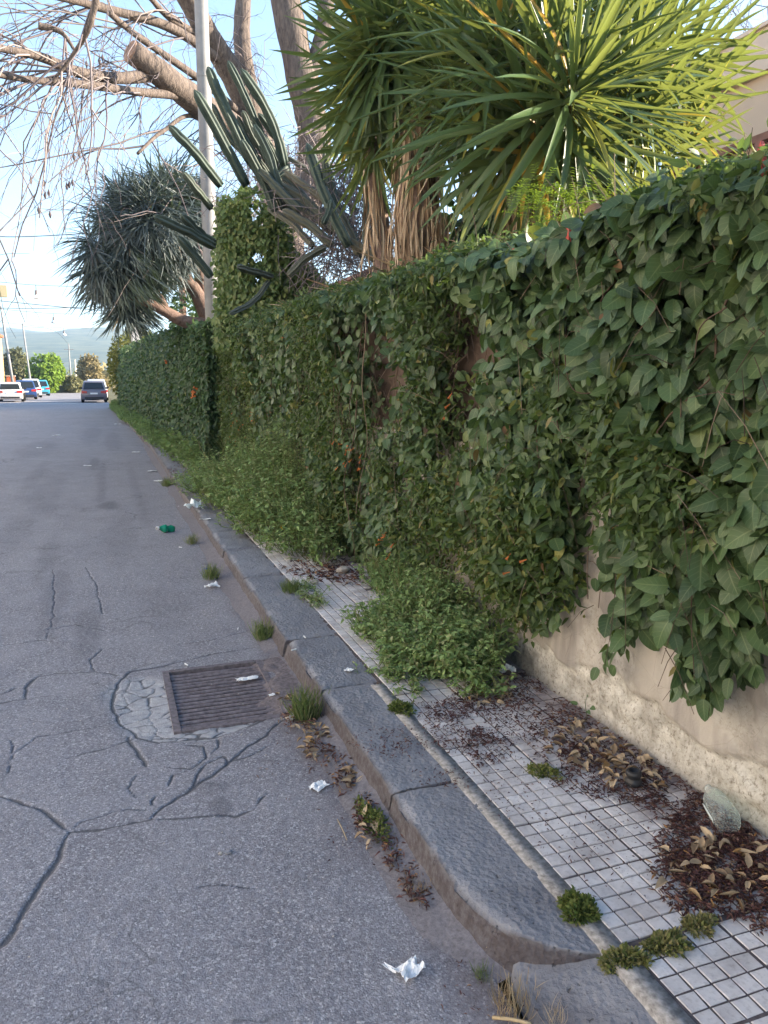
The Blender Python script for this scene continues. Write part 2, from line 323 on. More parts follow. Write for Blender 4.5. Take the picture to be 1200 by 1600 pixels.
M = dict(
    asphalt=m_asphalt(), basalt=m_basalt(), tile=m_tile(), plaster=m_plaster(),
    mortar=flat('dark_mortar', (.1, .085, .087), .9, .2, .4, 40, .4), cement=flat('cement_edge', (.3, .285, .27), .9, .2, .45, 55, .6),
    slab=flat('smooth_ramp_stone', (.165, .17, .188), .75, .3, .25, 12, .4),
    soil=flat('garden_soil', (.09, .07, .05), .95, .1, .4, 5, .6), terrain=flat('dry_terrain', (.13, .12, .07), .95, .1, .3, .2),
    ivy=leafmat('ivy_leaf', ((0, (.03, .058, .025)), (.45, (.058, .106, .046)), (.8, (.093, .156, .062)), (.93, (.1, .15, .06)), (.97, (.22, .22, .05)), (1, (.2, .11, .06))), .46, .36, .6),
    shoot=leafmat('trumpet_vine_leaf', ((0, (.032, .06, .02)), (.5, (.058, .1, .03)), (.9, (.105, .155, .042)), (.97, (.19, .17, .04)), (1, (.16, .09, .05))), .5, .35, .2, .3),
    hedge=leafmat('hedge_leaf', ((0, (.026, .058, .03)), (.5, (.045, .095, .045)), (.9, (.075, .14, .055)), (1, (.13, .16, .05))), .5, .35, .2, .25),
    weed=leafmat('weed_leaf', ((0, (.1, .175, .06)), (.5, (.2, .31, .11)), (.9, (.32, .44, .17)), (1, (.38, .36, .19))), .6, .25, .2, .3),
    moss=leafmat('cushion_plant', ((0, (.085, .125, .03)), (.6, (.145, .17, .05)), (1, (.27, .235, .11))), .7, .2, .1, .25),
    grass=leafmat('grass_blade', ((0, (.085, .135, .04)), (.6, (.15, .2, .07)), (1, (.34, .3, .16))), .6, .25, .1, .3),
    yucca=leafmat('yucca_leaf', ((0, (.04, .085, .036)), (.5, (.068, .128, .042)), (.88, (.12, .17, .055)), (.95, (.3, .28, .05)), (1, (.4, .22, .03))), .38, .45, .15, .3, (.4, .42, .07), .2),
    dragon=leafmat('dragon_leaf', ((0, (.045, .065, .075)), (.6, (.085, .115, .125)), (.92, (.14, .17, .17)), (1, (.18, .15, .11))), .5, .35, .15, .12),
    dead=m_tint('dead_yucca_leaf', ((0, (.24, .15, .09)), (.5, (.5, .37, .25)), (1, (.68, .56, .42))), .75),
    litter=m_tint('leaf_crumbs', ((0, (.06, .028, .032)), (.5, (.125, .058, .053)), (.85, (.21, .115, .085)), (.97, (.36, .26, .16)), (1, (.34, .18, .07))), .85),
    dry=m_tint('dry_leaf', ((0, (.2, .13, .08)), (.5, (.36, .26, .16)), (.85, (.47, .37, .25)), (1, (.42, .25, .1))), .75),
    straw=m_tint('straw', ((0, (.28, .2, .11)), (1, (.5, .4, .25))), .8),
    bark=m_bark('smooth_grey_brown_bark', (.06, .048, .046), (.2, .16, .138), bump=1.), dbark=m_bark('dragon_tree_bark', (.1, .065, .055), (.24, .165, .135), (6, 6, 6)),
    twig=m_tint('twig', ((0, (.12, .1, .11)), (.6, (.2, .17, .175)), (1, (.3, .25, .235))), .8),
    vine=m_tint('vine_stem', ((0, (.06, .04, .03)), (.6, (.13, .09, .065)), (1, (.24, .18, .13))), .85),
    pole=flat('painted_pole', (.25, .25, .25), .6, .3, .2, 3, .1), red=flat('red_paint', (.42, .07, .055), .6, .3, .25, 40, .2),
    brick=flat('red_brick', (.33, .11, .06), .9, .2, .35, 25, .6), rust=flat('rusty_iron', (.15, .128, .135), .8, .35, .4, 40, .5), pit=flat('drain_pit', (.02, .018, .018), .95, .1),
    beige=flat('beige_render', (.56, .44, .33), .85, .2, .08, 1.2), fascia=flat('pale_fascia', (.62, .5, .4), .85, .2, .08, 1.5), beam=flat('brown_beam', (.24, .12, .085), .8, .2, .2, 6),
    paper=flat('white_paper', (.78, .78, .77), .8, .2, .06, 60), tyre=flat('tyre_rubber', (.02, .02, .02), .85, .2), rim=flat('alloy_rim', (.45, .45, .47), .35, .5, .05, 5, 0, Metallic=.7),
    black=flat('black_plastic', (.022, .022, .025), .5, .4), blue=flat('blue_plastic', (.03, .07, .45), .4, .5), stone=flat('pale_stone', (.4, .36, .32), .9, .2, .3, 20, .6),
    orange=flat('orange_petals', (.4, .12, .03), .6, .3, .2), yellow=flat('yellow_petals', (.75, .5, .02), .6, .3, .1),
    pale_strip=flat('pale_strip_surface', (.68, .68, .66), .8, .2, .15, 3), hill=None)
def m_glass(name, c, rough=.05, t=.9):
    n = NT(name); n.fin(c, rough, .5, Transmission_Weight=t, IOR=1.35); return n.m
M['bottle'] = None
# ------------------------------------------------------------------ street line: the kerb bends gently left far away
def bend(y): y = np.asarray(y, float); return np.where(y > 19, -.019*(y-19), 0.)*1.0
KX = .88
# ------------------------------------------------------------------ terrain and road
tb = MB(); tb.add([[-4000, -60, -.25], [4000, -60, -.25], [4000, 5000, -.25], [-4000, 5000, -.25]], [[0, 1, 2, 3]])
o = tb.build('terrain', M['terrain']); o['kind'] = 'structure'
CR = [  # cracks of the asphalt, traced on the ground plane
    ([(-40, 1236), (0, 1243), (50, 1255), (80, 1275), (107, 1298)], 12), ([(107, 1298), (95, 1335), (60, 1385), (40, 1420), (25, 1450), (0, 1475), (-40, 1500)], 17),
    ([(107, 1298), (150, 1297), (200, 1287), (235, 1278), (245, 1265), (300, 1230), (350, 1195), (390, 1165), (420, 1145)], 12),
    ([(235, 1278), (290, 1276), (340, 1272), (370, 1275), (400, 1262)], 8), ([(185, 1265), (240, 1263)], 7), ([(300, 1230), (303, 1215), (320, 1195), (350, 1180), (356, 1192)], 8),
    ([(260, 1040), (205, 1048), (182, 1068), (174, 1105), (190, 1130), (215, 1150), (250, 1158), (300, 1150), (340, 1148), (400, 1130), (430, 1118)], 14),
    ([(200, 1150), (215, 1175), (228, 1197)], 12), ([(100, 1185), (150, 1172), (215, 1152)], 8), ([(-30, 1105), (40, 1090), (38, 1075), (60, 1055), (110, 1050), (150, 1048), (182, 1055)], 12),
    ([(290, 1160), (322, 1165), (326, 1182), (300, 1200), (265, 1198)], 8), ([(190, 1050), (260, 1038), (330, 1022), (400, 1012)], 9), ([(10, 1215), (22, 1180), (15, 1150)], 4),
    ([(240, 1150), (275, 1148), (330, 1150), (352, 1138)], 10), ([(290, 1390), (350, 1384), (408, 1386)], 4), ([(75, 1000), (85, 950), (83, 880), (110, 870)], 4),
    ([(130, 880), (150, 910), (160, 960)], 4), ([(0, 1010), (60, 1000), (75, 1000)], 10),
    ([(180, 1130), (120, 1140), (60, 1150), (20, 1180)], 6), ([(340, 1150), (345, 1165), (330, 1180)], 6), ([(355, 1190), (390, 1180), (430, 1160)], 7), ([(420, 1145), (450, 1120)], 8), ([(240, 1265), (235, 1250), (250, 1235)], 6), ([(215, 1205), (205, 1230), (215, 1250)], 5), ([(400, 1262), (420, 1235)], 6), ([(300, 1200), (270, 1210), (262, 1230)], 5), ([(0, 1085), (22, 1075), (38, 1075)], 7), ([(150, 1048), (140, 1030), (165, 1010)], 6), ([(107, 1298), (125, 1285), (185, 1265)], 6), ([(280, 1005), (330, 1000), (390, 985)], 6), ([(60, 985), (120, 975), (170, 985)], 7)]
def segd(X, Y, poly):
    d = np.full(X.shape, 9.)
    for (a, b), (c, e) in zip(poly[:-1], poly[1:]):
        vx, vy = c-a, e-b; t = np.clip(((X-a)*vx+(Y-b)*vy)/(vx*vx+vy*vy+1e-12), 0, 1)
        d = np.minimum(d, np.hypot(X-a-t*vx, Y-b-t*vy))
    return d
GX0, GX1, GY0, GY1 = .205, .755, 3.45, 4.25            # the drain
def road_grid(x0, x1, y0, y1, step, fine):
    nx = int(round((x1-x0)/step))+1; ny = int(round((y1-y0)/step))+1
    X, Y = np.meshgrid(np.linspace(x0, x1, nx), np.linspace(y0, y1, ny)); Z = np.zeros_like(X)
    crack = np.zeros_like(X); patch = np.zeros_like(X); stain = np.zeros_like(X); dirt = np.zeros_like(X)
    wx = X+.02*(fbm(X*9, Y*9, 3)-.5)*2; wy = Y+.02*(fbm(X*9, Y*9, 5)-.5)*2
    e = np.minimum(np.minimum(X-x0, x1-X), np.minimum(Y-y0, y1-Y)); e = np.clip(e/.25, 0, 1)
    if fine:
        for pts, w in CR:
            P = [gnd(*p)[:2] for p in pts]; w = w*.0005
            bb = (X > min(p[0] for p in P)-.1) & (X < max(p[0] for p in P)+.1) & (Y > min(p[1] for p in P)-.1) & (Y < max(p[1] for p in P)+.1)
            dend = np.minimum(np.hypot(X[bb]-P[0][0], Y[bb]-P[0][1]), np.hypot(X[bb]-P[-1][0], Y[bb]-P[-1][1])); d = segd(wx[bb], wy[bb], P)+.003*(1-sst(.0, .06, dend)); ww = w*(.3+1.2*vn(X[bb]*17, Y[bb]*17, 8))+.0015; crack[bb] = np.maximum(crack[bb], 1-sst(ww*.4, ww*1.5, d))
        PP = [gnd(*p)[:2] for p in [(215, 1075), (235, 1110), (240, 1128)]]; d = segd(wx, wy, PP); patch = 1-sst(.1, .2, d)
        PP = [gnd(*p)[:2] for p in [(250, 1148), (330, 1146), (400, 1118)]]; patch = np.maximum(patch, 1-sst(.03, .07, segd(wx, wy, PP)))
        cx, cy = X*9+.5*(vn(X*12, Y*12, 2)-.5), Y*9+.5*(vn(X*12, Y*12, 4)-.5); i0, j0 = np.floor(cx), np.floor(cy); f1 = np.full(X.shape, 9.); f2 = f1.copy()
        for di in (-1, 0, 1):
            for dj in (-1, 0, 1):
                ii, jj = (i0+di).astype(np.int64), (j0+dj).astype(np.int64); dd = np.hypot(cx-ii-_h(ii, jj, 91), cy-jj-_h(ii, jj, 92))
                f2 = np.where(dd < f1, f1, np.minimum(f2, dd)); f1 = np.minimum(f1, dd)
        crack = np.maximum(crack, (1-sst(.02, .13, f2-f1))*sst(.3, .7, patch)*(.35+.6*vn(X*30, Y*30, 77)))
        dirt = (1-sst(0, .16, KX-.02-X+.12*(fbm(X*5, Y*5, 9)-.5)))*.9
        dirt = np.maximum(dirt, (1-sst(.0, .22, segd(X, Y, [gnd(*p)[:2] for p in [(440, 1110), (500, 1170), (540, 1230), (600, 1330)]])+.1*(fbm(X*6, Y*6, 11)-.5)))*.8)
        dirt = np.maximum(dirt, (1-sst(.02, .1, segd(X, Y, [(.84, 3.3), (.84, 4.5)])))*.8)
    for (a, b, w, l, s) in [(-.05, 10.5, .16, .55, .9), (-.35, 10.2, .07, .2, .6), (-.3, 16, .12, 1.6, .6), (-.6, 7.6, .1, 1.2, .45), (-.45, 6.2, .12, 1., .5), (-.2, 5.2, .1, .6, .5), (.05, 8.2, .22, 1.5, .35), (-.9, 12, .3, 2.5, .4), (-1.6, 20, .5, 3, .4), (-.15, 13, .1, 4, .5), (.35, 12, .08, 5, .35), (-1.0, 9, .2, 1.5, .35), (-.5, 25, .3, 5, .35), (-1.2, 14, .15, 3, .35), (.3, 5.6, .25, .7, .3), (-.9, 4.4, .3, .5, .25), (.1, 22, .25, 4, .4), (-.55, 3.3, .12, .2, .35), (.32, 2.75, .05, .1, .7), (.3, 2.9, .08, .08, .5)]:
        stain = np.maximum(stain, s*(1-sst(.5, 1.1, np.hypot((wx-a)/w, (wy-b)/l)+.8*(fbm(X*4, Y*3, 21)-.5))))
    Z = e*(.012*(fbm(X*1.3, Y*1.3, 1)-.5)+.004*(fbm(X*7, Y*7, 2)-.5)+(0.002*(vn(X*70, Y*70, 6)-.5) if fine else 0)-.006*crack-.012*patch*(1-.6*vn(X*9, Y*9, 31)))-.0015
    i, j = np.meshgrid(np.arange(ny-1), np.arange(nx-1), indexing='ij'); a = (i*nx+j).ravel(); Q = np.stack([a, a+1, a+nx+1, a+nx], 1)
    if fine:
        c = np.stack([X.ravel(), Y.ravel()], 1)[Q].mean(1); Q = Q[~((c[:, 0] > GX0) & (c[:, 0] < GX1) & (c[:, 1] > GY0) & (c[:, 1] < GY1))]
    return np.stack([X, Y, Z], 2).reshape(-1, 3), Q, crack.ravel(), patch.ravel(), stain.ravel(), dirt.ravel()
parts = [road_grid(-1.6, .9, .6, 7.0, .0071, True), road_grid(-4.6, .9, 7.0, 30., .06, False)]
ys = np.linspace(30, 112, 42)
Vf = np.array([[x, y, -.0015] for y in ys for x in (-9.5, .9+float(bend(y)))]); Qf = np.array([[2*k, 2*k+1, 2*k+3, 2*k+2] for k in range(41)])
parts.append((Vf, Qf)+tuple(np.zeros(len(Vf)) for _ in range(4)))
Vs = np.array([[-9.5, -8, 0], [-1.6, -8, 0], [-1.6, 7, 0], [-9.5, 7, 0], [-1.6, -8, 0], [.9, -8, 0], [.9, .6, 0], [-1.6, .6, 0], [-9.5, 7, 0], [-4.6, 7, 0], [-4.6, 30, 0], [-9.5, 30, 0]], float); Vs[:, 2] = -.0015
parts.append((Vs, np.arange(12).reshape(3, 4))+tuple(np.zeros(12) for _ in range(4)))
off = 0; VV, QQ, AA = [], [], [[], [], [], []]
for p in parts:
    VV.append(p[0]); QQ.append(p[1]+off); off += len(p[0])
    for k in range(4): AA[k].append(p[2+k])
A = [np.concatenate(a) for a in AA]
rd = put('road', mesh('road', np.concatenate(VV), np.concatenate(QQ), None, True, crack=A[0], patch=A[1], stain=A[2], dirt=A[3]), M['asphalt']); rd['kind'] = 'structure'
wlb = MB(); wlb.box((-4.6, 57.8, .004), (9.4, .32, .006)); o = wlb.build('pale_road_strip', M['pale_strip']); o['kind'] = 'structure'  # thin pale strip across the far road
# ------------------------------------------------------------------ storm drain
def thing_drain():
    t = thing('storm_drain', 'rusty iron storm drain grate with parallel bars set in the cracked road beside the kerb', 'drain', ((GX0+GX1)/2, (GY0+GY1)/2, 0))
    pb = MB(); pb.box((.48, 3.85, -.36), (.6, .84, .02)); 
    for c, d in (((GX0-.01, 3.85, -.19), (.02, .84, .34)), ((GX1+.01, 3.85, -.19), (.02, .84, .34)), ((.48, GY0-.01, -.19), (.56, .02, .34)), ((.48, GY1+.01, -.19), (.56, .02, .34))): pb.box(c, d)
    pb.build('pit', M['pit'], t)
    for c, d in (((GX0+.016, 3.85, -.014), (.034, .80, .03)), ((GX1-.016, 3.85, -.014), (.03, .80, .028)), ((.48, GY0+.016, -.016), (.48, .034, .03)), ((.48, GY1-.016, -.013), (.48, .036, .03))):
        MB().box(c, d).build('frame_side', M['rust'], t)
    n = 16; y0, y1 = GY0+.045, GY1-.05
    for k in range(n):
        y = y0+(y1-y0)*(k+.5)/n; b = MB()
        xs = np.linspace(GX0+.03, GX1-.03, 9); V = []; 
        for x in xs:
            dz = .004*(vn(x*9, y*40, 5)-.5); w = .0145+.003*(vn(x*14, k*3., 7)-.5)
            V += [[x, y-w, -.034], [x, y-w, -.013+dz], [x, y-w*.5, -.008+dz], [x, y+w*.5, -.008+dz], [x, y+w, -.013+dz], [x, y+w, -.034]]
        T = [[6*i+j, 6*i+(j+1) % 6, 6*i+6+(j+1) % 6, 6*i+6+j] for i in range(8) for j in range(6)]
        b.add(V, T); b.build('bar', M['rust'], t)
    MB().box((.36, 3.85, -.03), (.02, .7, .014)).box((.62, 3.85, -.03), (.02, .7, .014)).build('cross_bar', M['rust'], t)
    # silt fills the gaps towards the kerb
    nx, ny = 30, 60; X, Y = np.meshgrid(np.linspace(.42, .89, nx), np.linspace(3.40, 4.28, ny))
    Z = -.05+.075*sst(.44, .82, X+.25*(fbm(X*6, Y*6, 44)-.5)+.1*(3.85-Y))-.016+.01*(fbm(X*30, Y*30, 45)-.5); Z = np.minimum(Z, .006+.004*vn(X*30, Y*30, 3))
    Z = np.where((Y < GY0) | (Y > GY1), np.minimum(Z, -.01), Z)
    i, j = np.meshgrid(np.arange(ny-1), np.arange(nx-1), indexing='ij'); a = (i*nx+j).ravel()
    put('silt', mesh('silt', np.stack([X, Y, Z], 2).reshape(-1, 3), np.stack([a, a+1, a+nx+1, a+nx], 1), None, True), flat('silt', (.17, .145, .145), .95, .1, .4, 60, .8), t)['kind'] = 'stuff'
thing_drain()
# ------------------------------------------------------------------ kerb: a row of basalt stones
kerb = thing('kerb', None, None, (1., 1.5, 0), kind='structure')
joints = [1.50, 2.44, 3.45, 4.21, 5.0, 5.74, 6.75, 7.6, 8.7, 9.6, 10.7, 11.6]+[12.7+1.05*k for k in range(30)]
def kerb_stone(y0, y1, k):
    L = y1-y0; far = y0 > 9; nx, ny, nz = (18, max(6, int(L/.02)), 6) if not far else (5, 7, 3)
    g = .006; out = []; Q = []; fd = []
    # wrap: outer face (bottom to top), then the top from outer to inner edge, then inner face
    prof = [(0, t) for t in np.linspace(0, 1, nz+1)[:-1]]+[(s, 1) for s in np.linspace(0, 1, nx+1)]+[(1, .2)]
    ny1 = ny+1
    inner = 1.165 if y0 < 3 else (1.2 if y0 < 4.2 else 1.235)
    for iy in range(ny1):
        y = y0+g+(L-2*g)*iy/ny
        for (s, h) in prof:
            x0 = KX+.02*h+.004*(k % 3); x1 = inner
            yy = y
            if k == 0:                                # the first stone ends in a rounded nose
                q = np.clip((y-1.5)/.4, 0, 1); x0 = x0+.27*(1-math.sqrt(max(0, 1-(1-q)**2.3)))+.02*(1-q)
            x = x0+(x1-x0)*s; z = -.02+(.116+.02)*h
            edge = min(s, 1-s)*(x1-x0) if h == 1 else 9
            if h == 1 and s < .05: z -= .005*(1-s/.05)**2
            if s == 0: x -= .012*(1-h)*(1-h)
            e2 = min(y-y0-g, y1-g-y); 
            if e2 < .03 and h == 1: z -= .008*(1-e2/.03)**2
            fx = x*6; z += .007*(fbm(fx+k*7, y*6, 51)-.5)*(h == 1)+.006*(fbm(x*26+k, y*22, 53, 3)-.5)*(h == 1)+.004*(vn(x*80, y*80, 54)-.5)*(not far)
            if h < 1: x += .016*(fbm(z*16+k*3., y*7, 55)-.5)
            # chips along the outer arris
            c = sst(.5, .75, vn(y*6.5+k*11, 3.3, 57)); 
            if h == 1 and s < .1: z -= .02*c*(1-s/.1); 
            yj = yy+.012*(vn(x*9, k*5., 59)-.5)*(1 if 0 < iy < ny else 1)
            out.append((x+float(bend(y)), yj, z)); fd.append(1. if h < 1 else (.75 if s == 0 else 0.))
    m = len(prof)
    for iy in range(ny):
        for j in range(m-1): a = iy*m+j; Q.append([a, a+1, a+m+1, a+m])
    V = np.array(out); dirt = np.array(fd)
    c0 = len(V); V = np.concatenate([V, V[:m].mean(0)[None], V[-m:].mean(0)[None]]); dirt = np.append(dirt, [.9, .9])
    T = np.array([[q[0], q[2], q[1]] for q in Q]+[[q[0], q[3], q[2]] for q in Q]+[[c0, j, j+1] for j in range(m-1)]+[[c0+1, ny*m+j+1, ny*m+j] for j in range(m-1)])
    dirt = np.maximum(dirt, .3*sst(.58, .78, fbm(V[:, 0]*4, V[:, 1]*4, 61)))
    ks = put('kerb_stone', mesh('kerb_stone', V, T, None, True, dirt=dirt), M['basalt'], kerb); ks.modifiers.new('edge', 'EDGE_SPLIT').split_angle = R(48)
for k in range(len(joints)-1): kerb_stone(joints[k], joints[k+1], k)
mb = MB(); mb.box((1.03, 6.6, .02), (.22, 8.3, .1)); mb.build('joint_mortar', M['mortar'], kerb)
# lowered ramp stone in front of the nose
X, Y = np.meshgrid(np.linspace(.0, 1, 26), np.linspace(.5, 1.62, 44)); XL = .865+.07*sst(1.25, 1.6, Y)+.05*(vn(Y*4, 0*Y, 7)-.5); XX = XL+(1.185-XL)*X
Z = .035+.065*sst(0,1,X)+.01*sst(1.2,1.55,Y)*sst(0,.3,X)*(1-.5*X)+.006*(fbm(XX*5, Y*5, 71)-.5)+.004*(vn(XX*40, Y*40, 72)-.5); Z = np.where(X < .04, -.03, Z)
i, j = np.meshgrid(np.arange(43), np.arange(25), indexing='ij'); a = (i*26+j).ravel()
put('ramp_stone', mesh('ramp_stone', np.stack([XX, Y, Z], 2).reshape(-1, 3), np.stack([a, a+1, a+27, a+26], 1), None, True, dirt=(.5*sst(.5, .75, fbm(XX*6, Y*6, 73))).ravel()), M['basalt'], kerb)
# silt and dirt banked up in the gutter
nx, ny = 14, 900; X, Y = np.meshgrid(np.linspace(0, 1, nx), np.linspace(1.62, 20, ny)); wd = .11+.08*fbm(Y*1.6, Y*0, 301); ht = .022+.03*fbm(Y*2.3, Y*0+2, 303)
XX = KX+.014-wd*(1-X)+bend(Y); Z = ht*X**1.3*(.75+.5*fbm(XX*14, Y*14, 305))+.006*(fbm(XX*40, Y*40, 306)-.5)*X-.008*(1-X); Z = np.where((Y > GY0-.12) & (Y < GY1+.1), Z*.4-.004, Z); XX = np.where((Y < 1.95), XX+.28*((1.95-Y)/.33)**2.2*.6, XX)
i, j = np.meshgrid(np.arange(ny-1), np.arange(nx-1), indexing='ij'); a = (i*nx+j).ravel()
n_ = NT('gutter_silt'); z_ = n_.noise(n_.pos(), 70, 4, .7); z2 = n_.noise(n_.pos(), 8, 4); n_.bump(z_, .8, .006)
gs = put('gutter_silt', mesh('gutter_silt', np.stack([XX, Y, Z], 2).reshape(-1, 3), np.stack([a, a+1, a+nx+1, a+nx], 1), None, True), n_.fin(n_.mix(n_.ramp(z_, (.3, 0.), (.7, 1.)), (.13, .12, .127), n_.mix(z2, (.26, .247, .26), (.2, .189, .203))), .95, .1)); tag(gs, 'dirt banked in the gutter along the kerb', None, None, 'stuff')
# ------------------------------------------------------------------ pavement: impressed cement squares
pav = thing('pavement', None, None, (1.55, 3, .1), kind='structure')
mb = MB(); mb.box((1.565, 13.7, .008), (.74, 28, .215)); mb.box((1.565, 1.2, .007), (.74, 3., .213)); mb.build('mortar_bed', M['mortar'], pav)
ce = MB(); nyc = 60
Y = np.linspace(.5, 3.4, nyc); xl = 1.145+0*Y; xr = 1.214+.004*(vn(Y*11, Y*0, 82)-.5); zz = .1185+.003*(vn(Y*30, Y*0, 83)-.5)
V = np.concatenate([np.stack([xl, Y, zz-.1], 1), np.stack([xl, Y, zz], 1), np.stack([xr, Y, zz], 1), np.stack([xr, Y, zz-.03], 1)])
ce.add(V, [[c*nyc+k, (c+1)*nyc+k, (c+1)*nyc+k+1, c*nyc+k+1] for c in range(3) for k in range(nyc-1)]); ce.build('cement_edge', M['cement'], pav, True)
P5 = .0572
def square_mesh(kx, seed):
    r = np.random.default_rng(seed); h = P5/2-.0031; b = .0014
    j = lambda s: r.uniform(-s, s, 2)
    cs = np.array([[-1, -1], [1, -1], [1, 1], [-1, 1]])*h; cs = cs+r.uniform(-.0012, .0012, (4, 2))
    V = []; 
    for f, z in ((1, -.03), (1, -.0014), (1-b/h, 0)): V += [[c[0]*f, c[1]*f, z+r.uniform(-.0005, .0005)] for c in cs]
    mid = (cs+np.roll(cs, -1, 0))/2
    T = [[8, 9, 10, 11]]+[[4*l+k, 4*l+(k+1) % 4, 4*l+4+(k+1) % 4, 4*l+4+k] for l in (0, 1) for k in range(4)]
    me = mesh('paving_square', V, np.array(T), np.zeros((12, 3))); me.materials.append(M['tile']); return me, np.array(V), np.array(T)
SQ = [square_mesh(0, 100+k) for k in range(8)]
cells = []
for iy in range(0, 420):
    row = iy//5; y = .95+iy*P5+.0045*row; near = y < 1.47
    for ix in range(13):
        x = 1.21+P5/2+ix*P5+.0045*((ix)//5)+(.0 if not near else .012); y2 = y+(0 if not near else -.012)
        if x > 1.95: continue
        tl = (ix//5, row); z = .1205+.004*(_h(np.int64(tl[0]+50), np.int64(tl[1]+(500 if near else 0)), 3)-.5)+.0016*(random.random()-.5)
        if random.random() < .003: continue
        tx, ty = (.006*(_h(np.int64(tl[0]), np.int64(tl[1]), 9)-.5), .006*(_h(np.int64(tl[0]), np.int64(tl[1]), 10)-.5))
        cells.append((x, y2, z, tx, ty))
cells = np.array(cells); px, py, dz = proj(cells[:, :3]); inside = (px > -20) & (px < 1225) & (py < 1625)
order = np.argsort(np.where(inside, dz, 99))[:300]; oset = set(order.tolist()); mb = MB()
for i, (x, y, z, tx, ty) in enumerate(cells):
    if i in oset:
        o = put('paving_square', SQ[i % 8][0], None, pav); o.matrix_basis = Matrix.Translation((x, y, z)) @ Matrix.Rotation(tx, 4, 'X') @ Matrix.Rotation(ty, 4, 'Y')
    elif inside[i]: mb.add(SQ[i % 8][1]+np.array([x, y, z]), SQ[i % 8][2], np.full((12, 3), random.random()))
mb.build('paving_squares', M['tile'], pav)['kind'] = 'stuff'
# ------------------------------------------------------------------ garden ground, wall
gb = MB(); gb.add([[2.15, -6, .5], [8, -6, .5], [8, 60, .5], [1.2, 60, .5], [2.15, 14, .5]], [[0, 1, 2], [0, 2, 3], [0, 3, 4]]); o = gb.build('garden_ground', M['soil']); o['kind'] = 'structure'
wall = thing('garden_wall', 'low ochre plastered garden wall with flaking base under the creeper', 'wall', (2.05, 5, .1))
y0, y1, nz, ny = .9, 6.6, 84, 380; Y, Z = np.meshgrid(np.linspace(y0, y1, ny), np.linspace(.08, 1.25, nz))
lowh = .30+.16*(fbm(Y*1.2, Y*0, 5)-.5)+.05*(vn(Y*9, Z*9, 6)-.5); fl = 1-sst(-.012, .012, Z-lowh-.10*(fbm(Y*5, Z*5, 7)-.5)*2)
pt = sst(.60, .63, fbm(Y*2.2+9, Z*2.2, 8)); hole = (1-sst(.9, 1.05, np.hypot((Y-2.56)/.14, (Z-.92)/.11)+.5*(fbm(Y*14, Z*14, 12)-.5)))
Xw = 1.945+.02*fl+.012*pt+.055*hole+.012*(fbm(Y*2, Z*2, 9)-.5)+.010*fl*(fbm(Y*22, Z*22, 10)-.5)*2+.002*(vn(Y*60, Z*60, 11)-.5)-.02*sst(.18, .08, Z)
i, j = np.meshgrid(np.arange(nz-1), np.arange(ny-1), indexing='ij'); a = (i*ny+j).ravel()
dirt = np.maximum(.85*sst(.47, .64, fbm(Y*2.1+3, Z*1.9, 14)), .9*sst(.2, .08, Z+.06*(fbm(Y*8, Z*0, 13)-.5))); dirt = np.maximum(dirt, hole*.6)
put('plaster', mesh('plaster', np.stack([Xw, Y, Z], 2).reshape(-1, 3), np.stack([a, a+ny, a+ny+1, a+1], 1), None, True, flake=np.maximum(fl, .4*pt).ravel(), dirt=dirt.ravel()), M['plaster'], wall)
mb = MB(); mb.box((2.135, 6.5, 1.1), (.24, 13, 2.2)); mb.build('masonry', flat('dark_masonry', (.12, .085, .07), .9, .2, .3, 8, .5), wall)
mb = MB(); mb.box((2.0, 6.5, 1.72), (.06, 13, .94)); mb.build('gap_shade_plaster', flat('gap_shade_plaster', (.085, .06, .048), .9, .2, .3, 6, .4), wall)  # plaster darkened so gaps in the creeper look shaded
for (yy, zz) in ((2.46, .965), (2.64, .962), (2.5, .9), (2.67, .897)):
    MB().box((1.99, yy, zz), (.03, .155, .052)).build('brick', M['brick'], wall)
for k, (px, py, ln, tl) in enumerate(((889, 366, .07, .1), (917, 362, .085, -.2), (865, 380, .05, .2), (1193, 262, .12, .1), (803, 397, .04, 0.))):
    p = atx(px, py, 1.72); b = MB(); w = .010
    b.add([[p[0]-.006, p[1]-w, p[2]-.03], [p[0]-.006, p[1]+w, p[2]-.03], [p[0]-.006, p[1]+w+tl*ln, p[2]+ln*.4], [p[0]-.006, p[1]+tl*ln, p[2]+ln*.6], [p[0]-.006, p[1]-w+tl*ln, p[2]+ln*.4],
           [p[0]+.006, p[1]-w, p[2]-.03], [p[0]+.006, p[1]+w, p[2]-.03], [p[0]+.006, p[1]+w+tl*ln, p[2]+ln*.4], [p[0]+.006, p[1]+tl*ln, p[2]+ln*.6], [p[0]+.006, p[1]-w+tl*ln, p[2]+ln*.4]],
          [[0, 1, 2], [0, 2, 4], [2, 3, 4], [5, 7, 6], [5, 9, 7], [7, 9, 8], [0, 5, 6], [0, 6, 1], [1, 6, 7], [1, 7, 2], [2, 7, 8], [2, 8, 3], [3, 8, 9], [3, 9, 4], [4, 9, 5], [4, 5, 0]])
    b.build('picket', M['red'], wall)
